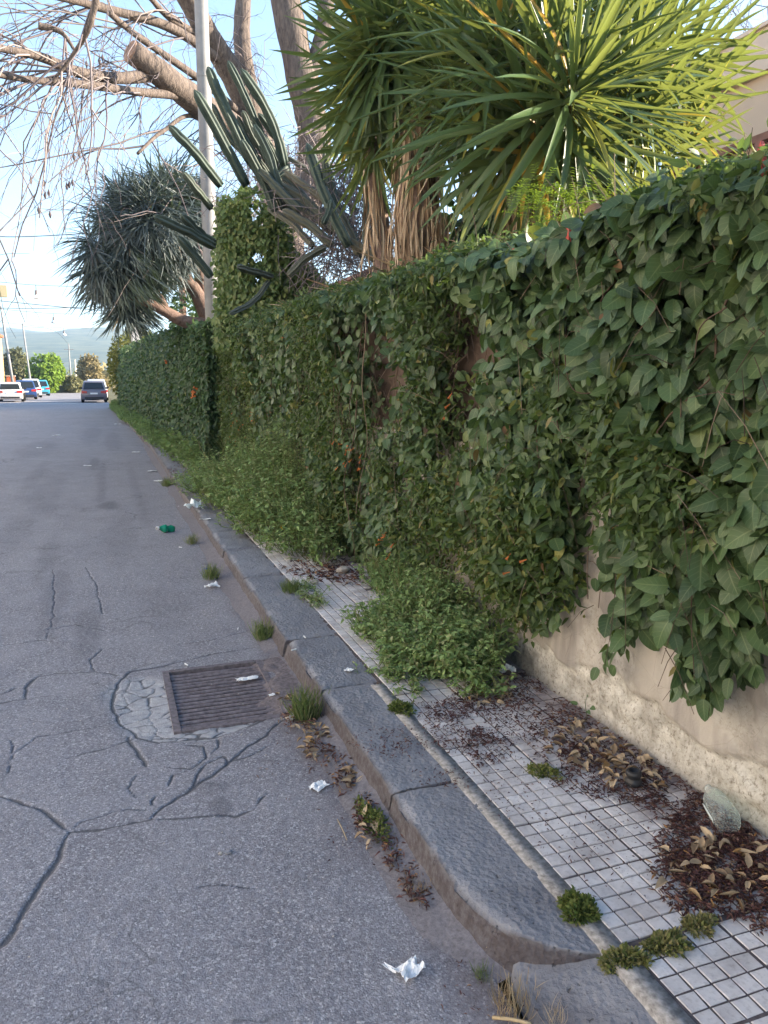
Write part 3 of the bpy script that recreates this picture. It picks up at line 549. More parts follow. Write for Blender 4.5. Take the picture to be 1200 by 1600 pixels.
# ------------------------------------------------------------------ climbing plants on the wall
LOW = [(0.9, .7), (1.71, .84), (1.82, .7), (1.93, .55), (1.99, .46), (2.04, .62), (2.09, .72), (2.3, .66), (2.43, .56), (2.44, .52), (2.47, 1.14), (2.72, 1.14), (2.76, .64), (2.97, .47), (3.14, .38), (3.33, .36), (3.55, .38), (4.04, .33), (4.5, .2), (5, .12), (13, .12)]
TOP = [(.9, 2.26), (1.8, 2.25), (2.4, 2.28), (2.9, 2.22), (3.84, 2.31), (4.8, 2.30), (5.6, 2.32), (7.15, 2.38), (13, 2.45)]
lowf = lambda y: np.interp(y, *zip(*LOW))+.05*(np.asarray(y) < 3.9); topf = lambda y: np.interp(y, *zip(*TOP))
def bulge(y, z):
    return .22*(fbm(y*1.1+5, z*1.1, 30)-.18)+.17*(fbm(y*3.1, z*3.1, 33)-.2)
def creeper(y0, y1, n, root, size, lo=False, nparts=300):
    y = y0+(y1-y0)*rng.random(n)**(1.25 if y0 < 1.5 else 1.); t = rng.random(n); z = lowf(y)+(topf(y)-lowf(y))*t
    dep = rng.random(n)**1.3*.24; b = bulge(y, z); gap = fbm(y*2.1+11, z*2.1+3, 40)
    thick = sst(0, .35, z-lowf(y)); over = .06*sst(.55, 1, (z-.3)/2)
    x = 1.90-.04*thick-b*(.35+.65*thick)-over+dep; keep = rng.random(n) < sst(.3, .47, gap+.1*dep/.2); keep &= x < 1.95
    z = np.where(z > 1.6, 1.6+(z-1.6)*np.clip((x+.0)/1.8, .7, 1.08), z)-.03
    # leaves lying over the top of the wall
    m = int(n*.10); yt = y0+(y1-y0)*rng.random(m); xt = 1.62+.65*rng.random(m); zt = 1.6+(topf(yt)-1.6)*np.clip(xt/1.8, .8, 1.15)-.10+.09*fbm(yt*3, xt*3, 47)-.04*rng.random(m)
    y, z, x, dep = np.concatenate([y[keep], yt]), np.concatenate([z[keep], zt]), np.concatenate([x[keep], xt]), np.concatenate([dep[keep], .05*rng.random(m)])
    k = len(y); up = sst(-.25, -.02, z-topf(y))
    sm = fbm(y*1.3+20, z*1.6, 50)+.18*(rng.random(k)-.5)+.055*sst(3.2, 6.0, y); small = sm > .56
    L = np.stack([-.35+.55*rng.normal(size=k)-.2*up, .8*rng.normal(size=k)-.1, -.85+.5*rng.normal(size=k)+.5*up], 1)
    N = np.stack([-.75+.45*rng.normal(size=k), -.3+.6*rng.normal(size=k), .6+.5*rng.normal(size=k)+.7*up], 1)
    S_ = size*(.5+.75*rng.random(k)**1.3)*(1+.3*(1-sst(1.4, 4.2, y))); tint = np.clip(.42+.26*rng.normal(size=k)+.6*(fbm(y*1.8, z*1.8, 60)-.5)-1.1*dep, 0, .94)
    od = rng.random(k); tint = np.where(od > .993, 1., np.where(od > .983, .965, tint))
    P = np.stack([x, y, z], 1)
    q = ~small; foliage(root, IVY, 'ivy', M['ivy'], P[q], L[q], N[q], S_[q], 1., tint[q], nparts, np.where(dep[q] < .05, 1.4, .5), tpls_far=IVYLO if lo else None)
    # trumpet vine: slim leaflets in tufts
    c = np.where(small)[0]; r = 5; idx = np.repeat(c, r); kk = len(idx)
    P2 = P[idx]+rng.normal(size=(kk, 3))*.028+np.array([-.02, 0, 0]); L2 = L[idx]*.5+rng.normal(size=(kk, 3))*.75+np.array([-.3, 0, -.1]); N2 = N[idx]+rng.normal(size=(kk, 3))*.6
    t2 = np.clip(.5+.25*rng.normal(size=kk)+.5*(fbm(y[idx]*1.4+3, z[idx]*1.4, 66)-.5), 0, .94); t2 = np.where(rng.random(kk) > .985, .98, t2)
    V, T, U = inst(SLIM, P2, L2, N2, .05*(.6+.7*rng.random(kk)), 1.1, t2); o = put('shoot_mass', mesh('shoot_mass', V, T, U, True), M['shoot'], root); o['kind'] = 'stuff'
def stems(root, y0, y1, n, big):
    mb = MB()
    for k in range(n):
        y = random.uniform(y0, y1); zt = float(topf(y))-random.uniform(-.02, .9); zb = max(float(lowf(y)), zt-random.uniform(.3, 1.6)); p = []
        x = 1.9-random.random()*.16
        for t in np.linspace(0, 1, 9): p.append([x+.03*math.sin(t*7+k)-.02*t, y+.1*math.sin(t*4+k*1.7)+.04*math.sin(t*13+k), zt+(zb-zt)*t])
        mb.tube(smooth_path(p, 12), np.linspace(.004, .002, 12)*random.uniform(.6, 1.3), 4, random.random(), False)
    for k in range(n*16):                              # tangled thin twigs behind the leaves
        y = random.uniform(y0, y1); z = random.uniform(float(lowf(y))+.1, float(topf(y))); d = nrm(np.array([-.3+.5*random.random(), random.gauss(0, 1), random.gauss(-.3, 1)])); l = random.uniform(.1, .35)
        p = np.array([1.9-random.random()*.26, y, z]); mb.tube([p, p+d*l*.5+[0, 0, .02], p+d*l], [.0016, .0014, .001], 3, random.random(), False)
    o = mb.build('vine_stems', M['vine'], root, True); o['kind'] = 'stuff'
    for (pts, w) in big:
        P = smooth_path([atx(px, py, xx) for px, py, xx in pts], 16); v = MB(); w *= .7; v.tube(P, np.linspace(w, w*.6, 16), 5, random.uniform(.1, .6)); v.build('stem', M['vine'], root, True)
cp = thing('climbing_plant', 'broad leaved evergreen creeper hanging over the ochre wall nearest the bottle', 'creeper', (1.85, 3, .8))
creeper(1.15, 7.6, 27000, cp, .078)
stems(cp, 1.2, 7.6, 45, [([(1135, 480, 1.72), (1095, 510, 1.7), (1085, 560, 1.72)], .004), ([(885, 510, 1.72), (884, 570, 1.7), (900, 612, 1.7), (955, 610, 1.72)], .0045), ([(1062, 700, 1.75), (1064, 640, 1.72), (1062, 590, 1.74)], .004),
    ([(835, 580, 1.75), (838, 680, 1.72), (850, 800, 1.75)], .005), ([(1085, 870, 1.75), (1080, 960, 1.74), (1085, 1060, 1.76)], .0035), ([(965, 840, 1.8), (958, 960, 1.78), (945, 1040, 1.8)], .003), ([(945, 860, 1.93), (940, 900, 1.92), (935, 950, 1.93)], .004), ([(785, 918, 1.82), (805, 922, 1.8), (825, 918, 1.8)], .003)])
# the three hanging sprays at the lower edge
for (pts) in (((1085, 1010), (1092, 1060), (1075, 1130)), ((962, 990), (955, 1020), (948, 1050)), ((1170, 1000), (1165, 1040), (1150, 1075)), ((1100, 1020), (1115, 1060), (1120, 1095)), ((1060, 960), (1070, 1010), (1085, 1040))):
    for k in range(9):
        t = random.random(); p = atx(pts[0][0]+(pts[2][0]-pts[0][0])*t+random.uniform(-22, 22), pts[0][1]+(pts[2][1]-pts[0][1])*t, 1.80+random.uniform(-.03, .06))
        Lx = nrm(np.array([-.2+random.gauss(0, .3), random.gauss(0, .6), -.8])); Nx = nrm(np.array([-.9, random.gauss(0, .4), .3])); Xx = nrm(np.cross(Lx, Nx)); Nx = np.cross(Xx, Lx); s = random.uniform(.055, .08)
        j = random.randrange(8); o = put('leaf', tpl_mesh(f'leaf|ivy{j}', IVY[j], random.choice((.2, .35, .5, .6)), M['ivy']), None, cp)
        o.matrix_basis = Matrix(((Xx[0]*s, Lx[0]*s, Nx[0]*s, p[0]), (Xx[1]*s, Lx[1]*s, Nx[1]*s, p[1]), (Xx[2]*s, Lx[2]*s, Nx[2]*s, p[2]), (0, 0, 0, 1)))
fb = MB()
for (px, py, n) in ((607, 845, 8), (375, 680, 7), (385, 650, 7), (370, 700, 10), (560, 720, 7), (545, 700, 8), (700, 636, 3), (800, 870, 3), (455, 520, 2)):
    for k in range(n):
        p = atx(px+random.gauss(0, 9), py+random.gauss(0, 14), 1.68); d = nrm(np.array([-.6, random.gauss(0, .5), random.gauss(-.5, .4)])); fb.tube([p, p+d*.022, p+d*.034], [.002, .004, .0075], 5, random.random())
fb.build('flowers', M['orange'], cp)['kind'] = 'stuff'
cp2 = thing('climbing_plant', 'smaller leaved creeper on the wall between the ivy mound and the broad leaves', 'creeper', (1.85, 10, .2))
creeper(7.6, 13.6, 19000, cp2, .085, True, 120); stems(cp2, 7.6, 13, 20, [])
# ivy mound climbing round the pole
M['moundleaf'] = leafmat('sun_painted_ivy_leaf', ((0, (.045, .08, .03)), (.5, (.085, .14, .045)), (.9, (.15, .21, .07)), (1, (.25, .24, .08))), .45, .35, .25, .3)  # lighter copy of the ivy colour with the mound's sunlight put in
ivm = thing('ivy_mound', 'tall mound of ivy smothering the foot of the pale pole beside the cactus', 'creeper', (2.1, 11, .5))
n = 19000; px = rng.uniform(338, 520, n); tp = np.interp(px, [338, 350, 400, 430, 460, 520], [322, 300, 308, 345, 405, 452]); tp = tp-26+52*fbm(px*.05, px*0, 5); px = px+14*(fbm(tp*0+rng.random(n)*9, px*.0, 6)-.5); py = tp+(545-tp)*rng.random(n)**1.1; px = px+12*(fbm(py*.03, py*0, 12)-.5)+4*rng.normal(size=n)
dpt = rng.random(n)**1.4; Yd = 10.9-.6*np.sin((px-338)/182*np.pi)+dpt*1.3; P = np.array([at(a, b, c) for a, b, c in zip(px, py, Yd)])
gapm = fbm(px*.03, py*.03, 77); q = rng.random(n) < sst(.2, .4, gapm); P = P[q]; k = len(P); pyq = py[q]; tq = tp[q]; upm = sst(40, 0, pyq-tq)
L = np.stack([-.2+.5*rng.normal(size=k), -.3+.5*rng.normal(size=k), -.8+.4*rng.normal(size=k)+.6*upm], 1); N = np.stack([-.5+.4*rng.normal(size=k), -.6+.4*rng.normal(size=k), .5+.4*rng.normal(size=k)+.5*upm], 1)
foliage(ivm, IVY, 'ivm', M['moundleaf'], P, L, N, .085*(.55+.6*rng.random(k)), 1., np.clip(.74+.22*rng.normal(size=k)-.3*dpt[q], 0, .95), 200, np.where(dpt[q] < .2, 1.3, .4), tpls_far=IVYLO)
v = MB()
for k in range(160):
    p = at(random.uniform(345, 460), random.uniform(330, 500), 11.2+random.random()); d = nrm(np.array([random.gauss(-.2, .5), random.gauss(0, .5), random.gauss(-.4, .8)])); l = random.uniform(.15, .5); v.tube([p, p+d*l*.5, p+d*l], [.006, .005, .003], 3, random.random(), False)
v.build('stems', M['vine'], ivm, True)['kind'] = 'stuff'
# ------------------------------------------------------------------ far hedges
def facex(y): return np.interp(y, [12.5, 14, 20, 28, 40, 52], [1.62, 1.5, 1.28, 1.02, .78, .55])
hd = thing('hedge', 'long dark clipped hedge with orange flowers beyond the pale pole', 'hedge', (1.6, 20, .1))
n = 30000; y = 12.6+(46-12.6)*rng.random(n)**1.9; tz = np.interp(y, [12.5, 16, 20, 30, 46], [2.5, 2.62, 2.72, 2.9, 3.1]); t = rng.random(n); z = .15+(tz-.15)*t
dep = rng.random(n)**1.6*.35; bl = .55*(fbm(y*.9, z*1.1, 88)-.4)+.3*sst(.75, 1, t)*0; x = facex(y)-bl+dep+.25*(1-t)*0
m = 5000; yt = 12.6+34*rng.random(m)**1.9; xt = facex(yt)+rng.random(m)*1.2; zt = np.interp(yt, [12.5, 16, 20, 30, 46], [2.5, 2.62, 2.72, 2.9, 3.1])+.12*(fbm(xt*3, yt*3, 4)-.5)
x, y, z, dep = np.concatenate([x, xt]), np.concatenate([y, yt]), np.concatenate([z, zt]), np.concatenate([dep, 0*xt]); k = len(x); top = np.concatenate([np.zeros(n), np.ones(m)])
L = np.stack([-.4+.5*rng.normal(size=k), -.2+.5*rng.normal(size=k), -.5+.5*rng.normal(size=k)+.6*top], 1); N = np.stack([-.7+.4*rng.normal(size=k), -.4+.4*rng.normal(size=k), .5+.3*rng.normal(size=k)+top], 1)
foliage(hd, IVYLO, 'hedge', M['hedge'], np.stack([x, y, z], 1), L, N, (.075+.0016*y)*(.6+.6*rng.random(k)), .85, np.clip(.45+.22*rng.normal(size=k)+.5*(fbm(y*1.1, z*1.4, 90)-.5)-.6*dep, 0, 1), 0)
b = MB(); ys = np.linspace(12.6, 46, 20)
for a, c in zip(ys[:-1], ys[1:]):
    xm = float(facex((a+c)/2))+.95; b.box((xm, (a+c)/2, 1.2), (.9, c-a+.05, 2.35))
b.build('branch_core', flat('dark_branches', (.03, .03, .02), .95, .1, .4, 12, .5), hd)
fb = MB()
for px, py, Y in ((240, 565, 17), (304, 613, 13.4), (301, 620, 13.5), (312, 607, 13.2)):
    p = at(px, py, Y); p[0] = float(facex(p[1]))-.16
    for k in range(4): d = nrm(rng.normal(size=3)); fb.tube([p, p+d*.02, p+d*.045], [.008, .014, .02], 6)
fb.build('flowers', M['orange'], hd)['kind'] = 'stuff'
def blob(root, c, r, n, tpls, m, size, tintc=.5, name='foliage', core=True, lump=.25, seed=0, wd=1., flatten=None):
    d = nrm(rng.normal(size=(n, 3))); lu = 1+lump*(fbm(d[:, 0]*2.3+seed, d[:, 1]*2.3+d[:, 2]*1.9, seed+5)-.5)*2.4; f = 1-rng.random(n)**2*.45
    P = np.array(c)+d*np.array(r)*(lu*f)[:, None]; L = d*.6+rng.normal(size=(n, 3))*.6+np.array([0, 0, -.3]); N = d+rng.normal(size=(n, 3))*.45+np.array([0, 0, .4])
    keep = fbm(P[:, 0]*1.7/size*.12+seed, P[:, 2]*1.7/size*.12+P[:, 1]*.3, seed+9) > .33
    P, L, N, d = P[keep], L[keep], N[keep], d[keep]; k = len(P)
    V, T, U = inst(tpls, P, L, N, size*(.6+.7*rng.random(k)), wd, np.clip(tintc+.2*rng.normal(size=k), 0, 1)); o = put(name, mesh(name, V, T, U, True), m, root); o['kind'] = 'stuff'
M['fresh'] = leafmat('fresh_green_leaf', ((0, (.09, .16, .02)), (.5, (.16, .27, .035)), (1, (.26, .36, .06))), .6, .2, .1, .35, (.35, .45, .03))
M['olive'] = leafmat('olive_leaf', ((0, (.09, .1, .06)), (.5, (.15, .16, .09)), (1, (.24, .23, .12))), .6, .2, .1, .3, (.3, .28, .08))
M['pale'] = leafmat('pale_dry_foliage', ((0, (.17, .14, .07)), (.5, (.28, .23, .12)), (1, (.4, .33, .18))), .7, .2, .1, .3, (.4, .32, .1))
M['bushleaf'] = leafmat('shrub_leaf', ((0, (.06, .085, .025)), (.5, (.12, .14, .035)), (1, (.22, .2, .06))), .6, .2, .1, .3, (.35, .32, .05))
bs = thing('shrub', 'tall yellow green shrub at the far end of the hedge behind the grey car', 'shrub', (1.1, 42, 0))
p = at(182, 560, 42); blob(bs, (p[0]+1.05, 43.5, 2.3), (1.35, 3.2, 1.95), 9000, SML, M['bushleaf'], .17, .5, seed=3); MB().tube([(1.6, 43.5, 0), (1.6, 43.5, 2)], .12, 6).build('trunk', M['dbark'], bs)
blob(hd, (2.6, 19, 3.0), (1.1, 3., 1.1), 5000, IVYLO, M['hedge'], .13, .5, 'back_foliage', seed=8)
# ------------------------------------------------------------------ pole and posts
pt = at(325, 300, 13.3); pl = thing('utility_pole', 'tall pale grey pole standing out of the ivy mound', 'pole', (pt[0], 13.3, .0))
b = MB(); b.tube([(pt[0], 13.3, .1), (pt[0], 13.3, 4), (pt[0], 13.3, 7), (pt[0], 13.3, 10.5)], [.125, .118, .105, .09], 16); b.build('shaft', M['pole'], pl, True)
b = MB(); b.tube([(pt[0], 13.3, 6.3), (pt[0], 13.3, 6.36)], [.116, .116], 16); b.build('clamp', M['pole'], pl)
p = at(214, 540, 36); gp = thing('gate_pillar', 'pale square pillar rising behind the dark hedge under the dragon tree', 'pillar', (p[0], 36, .4))
b = MB(); b.box((p[0], 36, 2.9), (.42, .42, 5.2)); b.build('shaft', flat('pale_pillar_render', (.6, .58, .56), .85, .2, .12, 3), gp); MB().box((p[0], 36, 5.53), (.54, .54, .06)).build('cap', M['cement'], gp)
p = atx(288, 530, 1.95); MB().tube([(p[0], p[1], .5), (p[0], p[1], 3.9)], .085, 8).build('stake', M['dbark']); tag(bpy.data.objects['stake'], 'dark thin stake under the low branch of the dragon tree', 'stake')
# ------------------------------------------------------------------ trees
def limb(root, pts, r0, r1, m, name='limb', k=10, n=14, wob=.0):
    P = smooth_path([at(*p) if len(p) == 3 else p for p in pts], n); P = P+wob*rng.normal(size=P.shape); n = n*2; P = smooth_path(P, n); r = np.linspace(r0, r1, n)*(1+.12*(fbm(np.arange(n)*.45, np.full(n, r0*90), 7)-.5)*2); b = MB(); b.tube(P, r, k); b.build(name, m, root, True); return P
K_T = 1.27
def far(pts): return ([(a, b, c*K_T) for a, b, c in pts],)
bt = thing('bare_tree', 'big leafless tree with pollarded limbs and drooping twigs above the cactus', 'tree', at(450, 420, 13*K_T))
limb(bt, *far([(455, 470, 13), (440, 330, 13), (420, 240, 13), (398, 180, 13.1)]), .42, .34, M['bark'], 'trunk', 14)
main = [limb(bt, *far([(400, 195, 13), (365, 120, 12.8), (325, 55, 12.5), (280, -30, 12.2)]), .27, .2, M['bark']),
        limb(bt, *far([(410, 205, 13.1), (388, 130, 13.2), (378, 60, 13.3), (382, -30, 13.4)]), .2, .15, M['bark']),
        limb(bt, *far([(420, 240, 12.9), (350, 190, 12.2), (295, 150, 11.6), (250, 115, 11.2), (205, 80, 11.)]), .28, .19, M['bark'])]
limb(bt, *far([(470, 340, 12.2), (492, 230, 12.2), (470, 120, 12.3), (440, -30, 12.4)]), .34, .27, M['bark'], 'trunk', 14)
limb(bt, *far([(480, 130, 12.3), (505, 50, 12.3), (512, -30, 12.3)]), .17, .14, M['bark'])
p = at(205, 80, 11.*K_T); q = nrm(p-at(250, 115, 11.2*K_T)); o = MB(); o.tube([p-q*.02, p+q*.03], [.19, .165], 14); o.build('cut_stub', flat('sawn_wood', (.3, .2, .15), .85, .2, .25, 20, .4), bt)
br = [limb(bt, *far([(235, 118, 11.2), (180, 122, 10.8), (120, 112, 10.4), (60, 88, 10.), (-30, 70, 9.6)]), .1, .045, M['bark']),
      limb(bt, *far([(300, 150, 11.6), (230, 145, 11.), (130, 132, 10.2), (50, 125, 9.8), (-30, 112, 9.5)]), .075, .035, M['bark']),
      limb(bt, *far([(365, 110, 12.8), (270, 45, 12.), (170, 15, 11.5), (70, -10, 11)]), .1, .05, M['bark']),
      limb(bt, *far([(390, 190, 13), (320, 130, 12.4), (220, 60, 11.5), (170, 20, 11.)]), .08, .045, M['bark']),
      limb(bt, *far([(310, 55, 12.5), (262, 25, 12), (225, -15, 11.5)]), .075, .04, M['bark']),
      limb(bt, *far([(385, 280, 12.8), (310, 185, 11.9), (255, 205, 11.4), (215, 240, 11.)]), .05, .025, M['bark']),
      limb(bt, *far([(156, -30, 9.2), (140, 40, 9.3), (115, 85, 9.5), (80, 130, 9.6)]), .05, .02, M['bark']),
      limb(bt, *far([(60, 40, 10), (95, 50, 10), (118, 80, 10)]), .05, .02, M['bark'])]
tw = MB()
def twig(p, d, l, r, depth):
    n = 7; P = [p]; dd = nrm(d)
    for i in range(n-1):
        dd = nrm(dd+rng.normal(size=3)*.16+np.array([-.03, -.02, -.11])); P.append(P[-1]+dd*l/(n-1))
    P = np.array(P); tw.tube(P, np.linspace(r, r*.45, n), 3 if r < .008 else 4, random.random(), False)
    if depth:
        for k in range(random.choice((2, 3, 3, 4))):
            j = random.randrange(1, n); twig(P[j], nrm(np.gradient(P, axis=0)[j])+rng.normal(size=3)*.55, l*random.uniform(.35, .7), r*.55, depth-1)
src = []
for P, c in zip(br, (11, 10, 7, 7, 5, 6, 7, 4)):
    for k in range(c):
        j = random.randrange(2, len(P)); src.append((P[j], np.gradient(P, axis=0)[j]))
for p, t in src: twig(p, nrm(t)*.8+rng.normal(size=3)*.6+np.array([-.65, -.2, -.15]), random.uniform(1.2, 3.4), .017, 2)
for P in main:
    for k in range(12):
        j = random.randrange(2, len(P)); twig(P[j], rng.normal(size=3)+np.array([-.2, -.3, .1]), random.uniform(.6, 1.6), .01, 2)
for k in range(26): twig(at(random.uniform(1120, 1260), random.uniform(-60, 20), 9+random.random()*2), np.array([random.gauss(0, .6), random.gauss(0, .4), random.gauss(-.4, .5)]), random.uniform(.6, 1.2), .008, 2) if k < 14 else twig(at(random.uniform(400, 470), random.uniform(220, 330), 12*K_T), rng.normal(size=3)+np.array([0, -.3, .3]), .8, .01, 2)
for px, py in ((115, 240), (123, 235), (70, 300), (76, 296), (68, 280), (108, 283), (104, 286), (113, 280), (78, 330), (60, 323), (48, 277), (155, 90), (160, 85), (135, 95)):
    p = at(px, py, 12.8); tw.tube(smooth_path([at(px+random.uniform(0, 40), py-150, 12.7), at(px+random.uniform(5, 20), py-70, 12.7), p], 8), np.linspace(.008, .004, 8), 3, .4, False); tw.tube([p, p-[0, 0, .05], p-[0, 0, .1]], [.008, .025, .006], 5, 0.)
tw.build('twigs', M['twig'], bt, True)['kind'] = 'stuff'
# dragon tree
dt = thing('dragon_tree', 'leaning dragon tree with drooping blue green leaf crown over the pavement', 'tree', at(335, 540, 15))
limb(dt, [(345, 600, 15.2), (335, 540, 15.1), (325, 505, 15)], .2, .17, M['dbark'], 'trunk')
for pts, a, b_ in (([(328, 508, 15), (290, 503, 14.8), (250, 482, 14.6), (205, 462, 14.5)], .14, .07), ([(325, 498, 15), (302, 450, 15), (268, 430, 14.9), (222, 412, 14.8)], .15, .07), ([(325, 490, 15.1), (310, 425, 15.3), (288, 385, 15.3), (262, 350, 15.3)], .12, .07),
                   ([(262, 487, 14.7), (240, 452, 14.7), (212, 438, 14.7)], .07, .05), ([(300, 450, 15), (280, 405, 14.8), (250, 372, 14.6)], .09, .06), ([(270, 430, 14.9), (245, 415, 15.2), (215, 395, 15.4)], .07, .05), ([(315, 440, 15.2), (312, 380, 15.6), (305, 330, 15.8)], .1, .06)):
    limb(dt, pts, a, b_, M['dbark'])
OUT = np.array([(97, 365), (108, 335), (150, 305), (162, 285), (212, 262), (245, 248), (285, 255), (318, 275), (330, 330), (316, 370), (275, 385), (232, 395), (200, 425), (192, 470), (178, 488), (150, 488), (118, 465), (102, 425)], float)
OUT = (OUT-np.array([225, 380]))*np.array([.9, .95])+np.array([240, 383])
def inpoly(x, y, P):
    c = False; j = len(P)-1
    for i in range(len(P)):
        if (P[i][1] > y) != (P[j][1] > y) and x < (P[j][0]-P[i][0])*(y-P[i][1])/(P[j][1]-P[i][1])+P[i][0]: c = not c
        j = i
    return c
HP, HL, HN, HS, HT = [], [], [], [], []
cc = at(235, 400, 15.2); cnt = 0
DC = []
while len(DC) < 80:
    px, py = random.uniform(92, 335), random.uniform(246, 520)
    if inpoly(px, py, OUT): DC.append((px, py))
while cnt < 185:
    px, py = random.choice(DC); px += random.gauss(0, 9); py += random.gauss(0, 9)
    if not inpoly(px, py, OUT): continue
    ex = min(np.hypot(OUT[:, 0]-px, OUT[:, 1]-py).min()/70, 1); Y = 15.2+(random.choice((-1, -1, 1)))*1.5*math.sqrt(ex)*random.uniform(.6, 1.)
    c = at(px+(225-px)*.16, py+(385-py)*.14, Y); ax = nrm(nrm(c-cc)+np.array([-.1, -.25, .45])+rng.normal(size=3)*.55); nl = 80; cnt += 1
    for k in range(nl):
        ph = k*2.39996; th_ = R(12)+R(105)*(k/nl)**.8; u = nrm(np.cross(ax, [.3, .2, 1])); w = np.cross(ax, u); rad = u*math.cos(ph)+w*math.sin(ph); d = ax*math.cos(th_)+rad*math.sin(th_)
        d = nrm(d+np.array([0, 0, -2.1*(k/nl)*(1.25 if py > 320 else .7)])); HP.append(c+rng.normal(size=3)*.03); HL.append(d); HN.append(nrm(ax*.5-.3*rad)+np.array([0, 0, .9])); HS.append(random.uniform(.45, .8)*(1.1 if py > 380 else 1.)); HT.append(np.clip(.5+.2*random.gauss(0, 1)-.25*(k/nl)+(.6 if k > nl*.93 else 0), 0, 1))
foliage(dt, DRG, 'dra', M['dragon'], HP, HL, HN, np.array(HS), 1.0, np.array(HT), 260, None, 'leaf', 'leaf_mass')
# yuccas
def yucca_head(c, ax, n, ln, droop=.3, lo=R(8), hi=R(125), wd=1.):
    ax = nrm(np.array(ax, float)); u = nrm(np.cross(ax, [.3, .8, .1])); w = np.cross(ax, u); out = []
    n = int(n*1.4)
    for k in range(n):
        t = (k+.5)/n; ph = k*2.39996+random.gauss(0, .1); th_ = lo+(hi-lo)*t**.85+random.gauss(0, .06); rad = u*math.cos(ph)+w*math.sin(ph); d = ax*math.cos(th_)+rad*math.sin(th_)
        d = nrm(d+np.array([0, 0, -droop*t])); out.append((np.array(c)-ax*.22*t+rad*.03, d, nrm(ax*1.0-rad*.2+np.array([0, 0, .2])), ln*random.uniform(.75, 1.08)*(.7+.3*min(1, t*3)), wd*random.uniform(.85, 1.15), np.clip(.5+.2*random.gauss(0, 1)-.1*t, 0, .9) if random.random() > .03+.05*(t > .85) else random.choice((.95, 1.))))
    return out
def yucca(root, heads, nparts):
    Ls = sum(heads, []); P, L, N, Sc, Wd, T = (np.array(a) for a in zip(*Ls)); foliage(root, SWD, 'yuc', M['yucca'], P, L, N, Sc, Wd, T, nparts)
y2 = thing('yucca', 'large sunlit yucca with long sword leaves over the broad creeper', 'yucca', (2.9, 4.9, .5))
hs = []
for (px, py, Y, ax, n, ln) in ((905, 130, 4.5, (.1, -.55, .5), 66, .98), (830, 175, 4.9, (-.55, -.5, .35), 66, 1.05), (1010, 175, 5.2, (.6, -.35, .45), 52, .85), (960, 30, 5.3, (.2, -.1, 1), 52, .85), (800, 30, 5.3, (-.3, -.2, 1), 52, .85), (890, 235, 4.9, (.3, -.7, .1), 44, .75), (1040, 60, 6., (.5, .1, .8), 46, .8), (870, -60, 5.6, (0, -.1, 1), 44, .8), (960, 215, 5.8, (.6, -.2, .5), 46, .8), (760, 110, 5.7, (-.5, -.1, .8), 46, .9), (720, 40, 6.0, (-.5, 0, .9), 44, .9), (735, 200, 5.6, (-.6, -.3, .2), 44, .85), (1075, 160, 6.2, (.7, -.1, .5), 44, .9), (1060, 235, 6.0, (.6, -.3, .2), 40, .85), (990, 110, 5.0, (.4, -.5, .5), 50, .9), (860, 60, 4.9, (-.1, -.5, .8), 50, .95), (700, 120, 5.8, (-.5, -.3, .5), 44, .85), (770, 60, 5.2, (-.3, -.5, .7), 50, .95), (940, 100, 5.6, (.1, -.2, .9), 50, .95), (1010, 60, 5.8, (.4, -.1, .8), 46, .9), (1080, 90, 6.4, (.6, .1, .6), 42, .9), (820, 245, 5.3, (-.1, -.6, -.1), 40, .75), (940, 250, 5.4, (.3, -.6, 0), 40, .75)):
    h_ = yucca_head(at(px, py, Y), ax, n, ln, .35)
    if py > 200: h_ = [q[:5]+((.95 if random.random() < .2 else q[5]),) for q in h_]  # sunlit yellow put into the tint of some lower blades
    hs.append(h_)
yucca(y2, hs, 300)
for pts in ([(840, 420, 5.2), (850, 330, 5.1), (870, 230, 5.), (905, 150, 4.7)], [(815, 420, 5.4), (820, 300, 5.3), (825, 190, 5.05)], [(900, 420, 5.8), (960, 260, 5.6), (1010, 190, 5.3)], [(870, 330, 5.6), (930, 180, 5.6), (960, 50, 5.4)], [(810, 320, 5.6), (800, 180, 5.6), (800, 50, 5.4)], [(850, 260, 5.4), (880, 240, 5.1), (890, 235, 5.)]):
    limb(y2, pts, .1, .06, M['dbark'], 'trunk')
def deadskirt(root, pts, n, rad, nparts=150, ln=(.35, .7), name='dead_leaf'):
    P0 = smooth_path([at(*p) for p in pts], 20); i = rng.integers(0, 20, n); a = rng.random(n)*2*np.pi; r = rad*(.6+.5*rng.random(n)); P = P0[i]+np.stack([np.cos(a)*r, np.sin(a)*r, rng.normal(size=n)*.08], 1)
    L = np.stack([np.cos(a)*.07+.07*rng.normal(size=n), np.sin(a)*.07+.07*rng.normal(size=n), -np.ones(n)], 1); N = np.stack([np.cos(a), np.sin(a), .2*np.ones(n)], 1)+.3*rng.normal(size=(n, 3))
    foliage(root, SWD, 'dead', M['dead'], P, L, N, rng.uniform(*ln, n), .75, rng.random(n), nparts, None, name, 'dead_leaf_mass')
for Y, pts in ((5.1, [(855, 330, 5.1), (850, 270, 5.1)]), (5.4, [(815, 330, 5.4), (825, 250, 5.3)]), (5.7, [(920, 330, 5.7), (950, 250, 5.7)])): deadskirt(y2, pts, 130, .14, 40, (.3, .55))
y1_ = thing('yucca', 'shaded yucca with a thick skirt of tan dead leaves down its trunk', 'yucca', (2.7, 6.6, .5))
hs = []
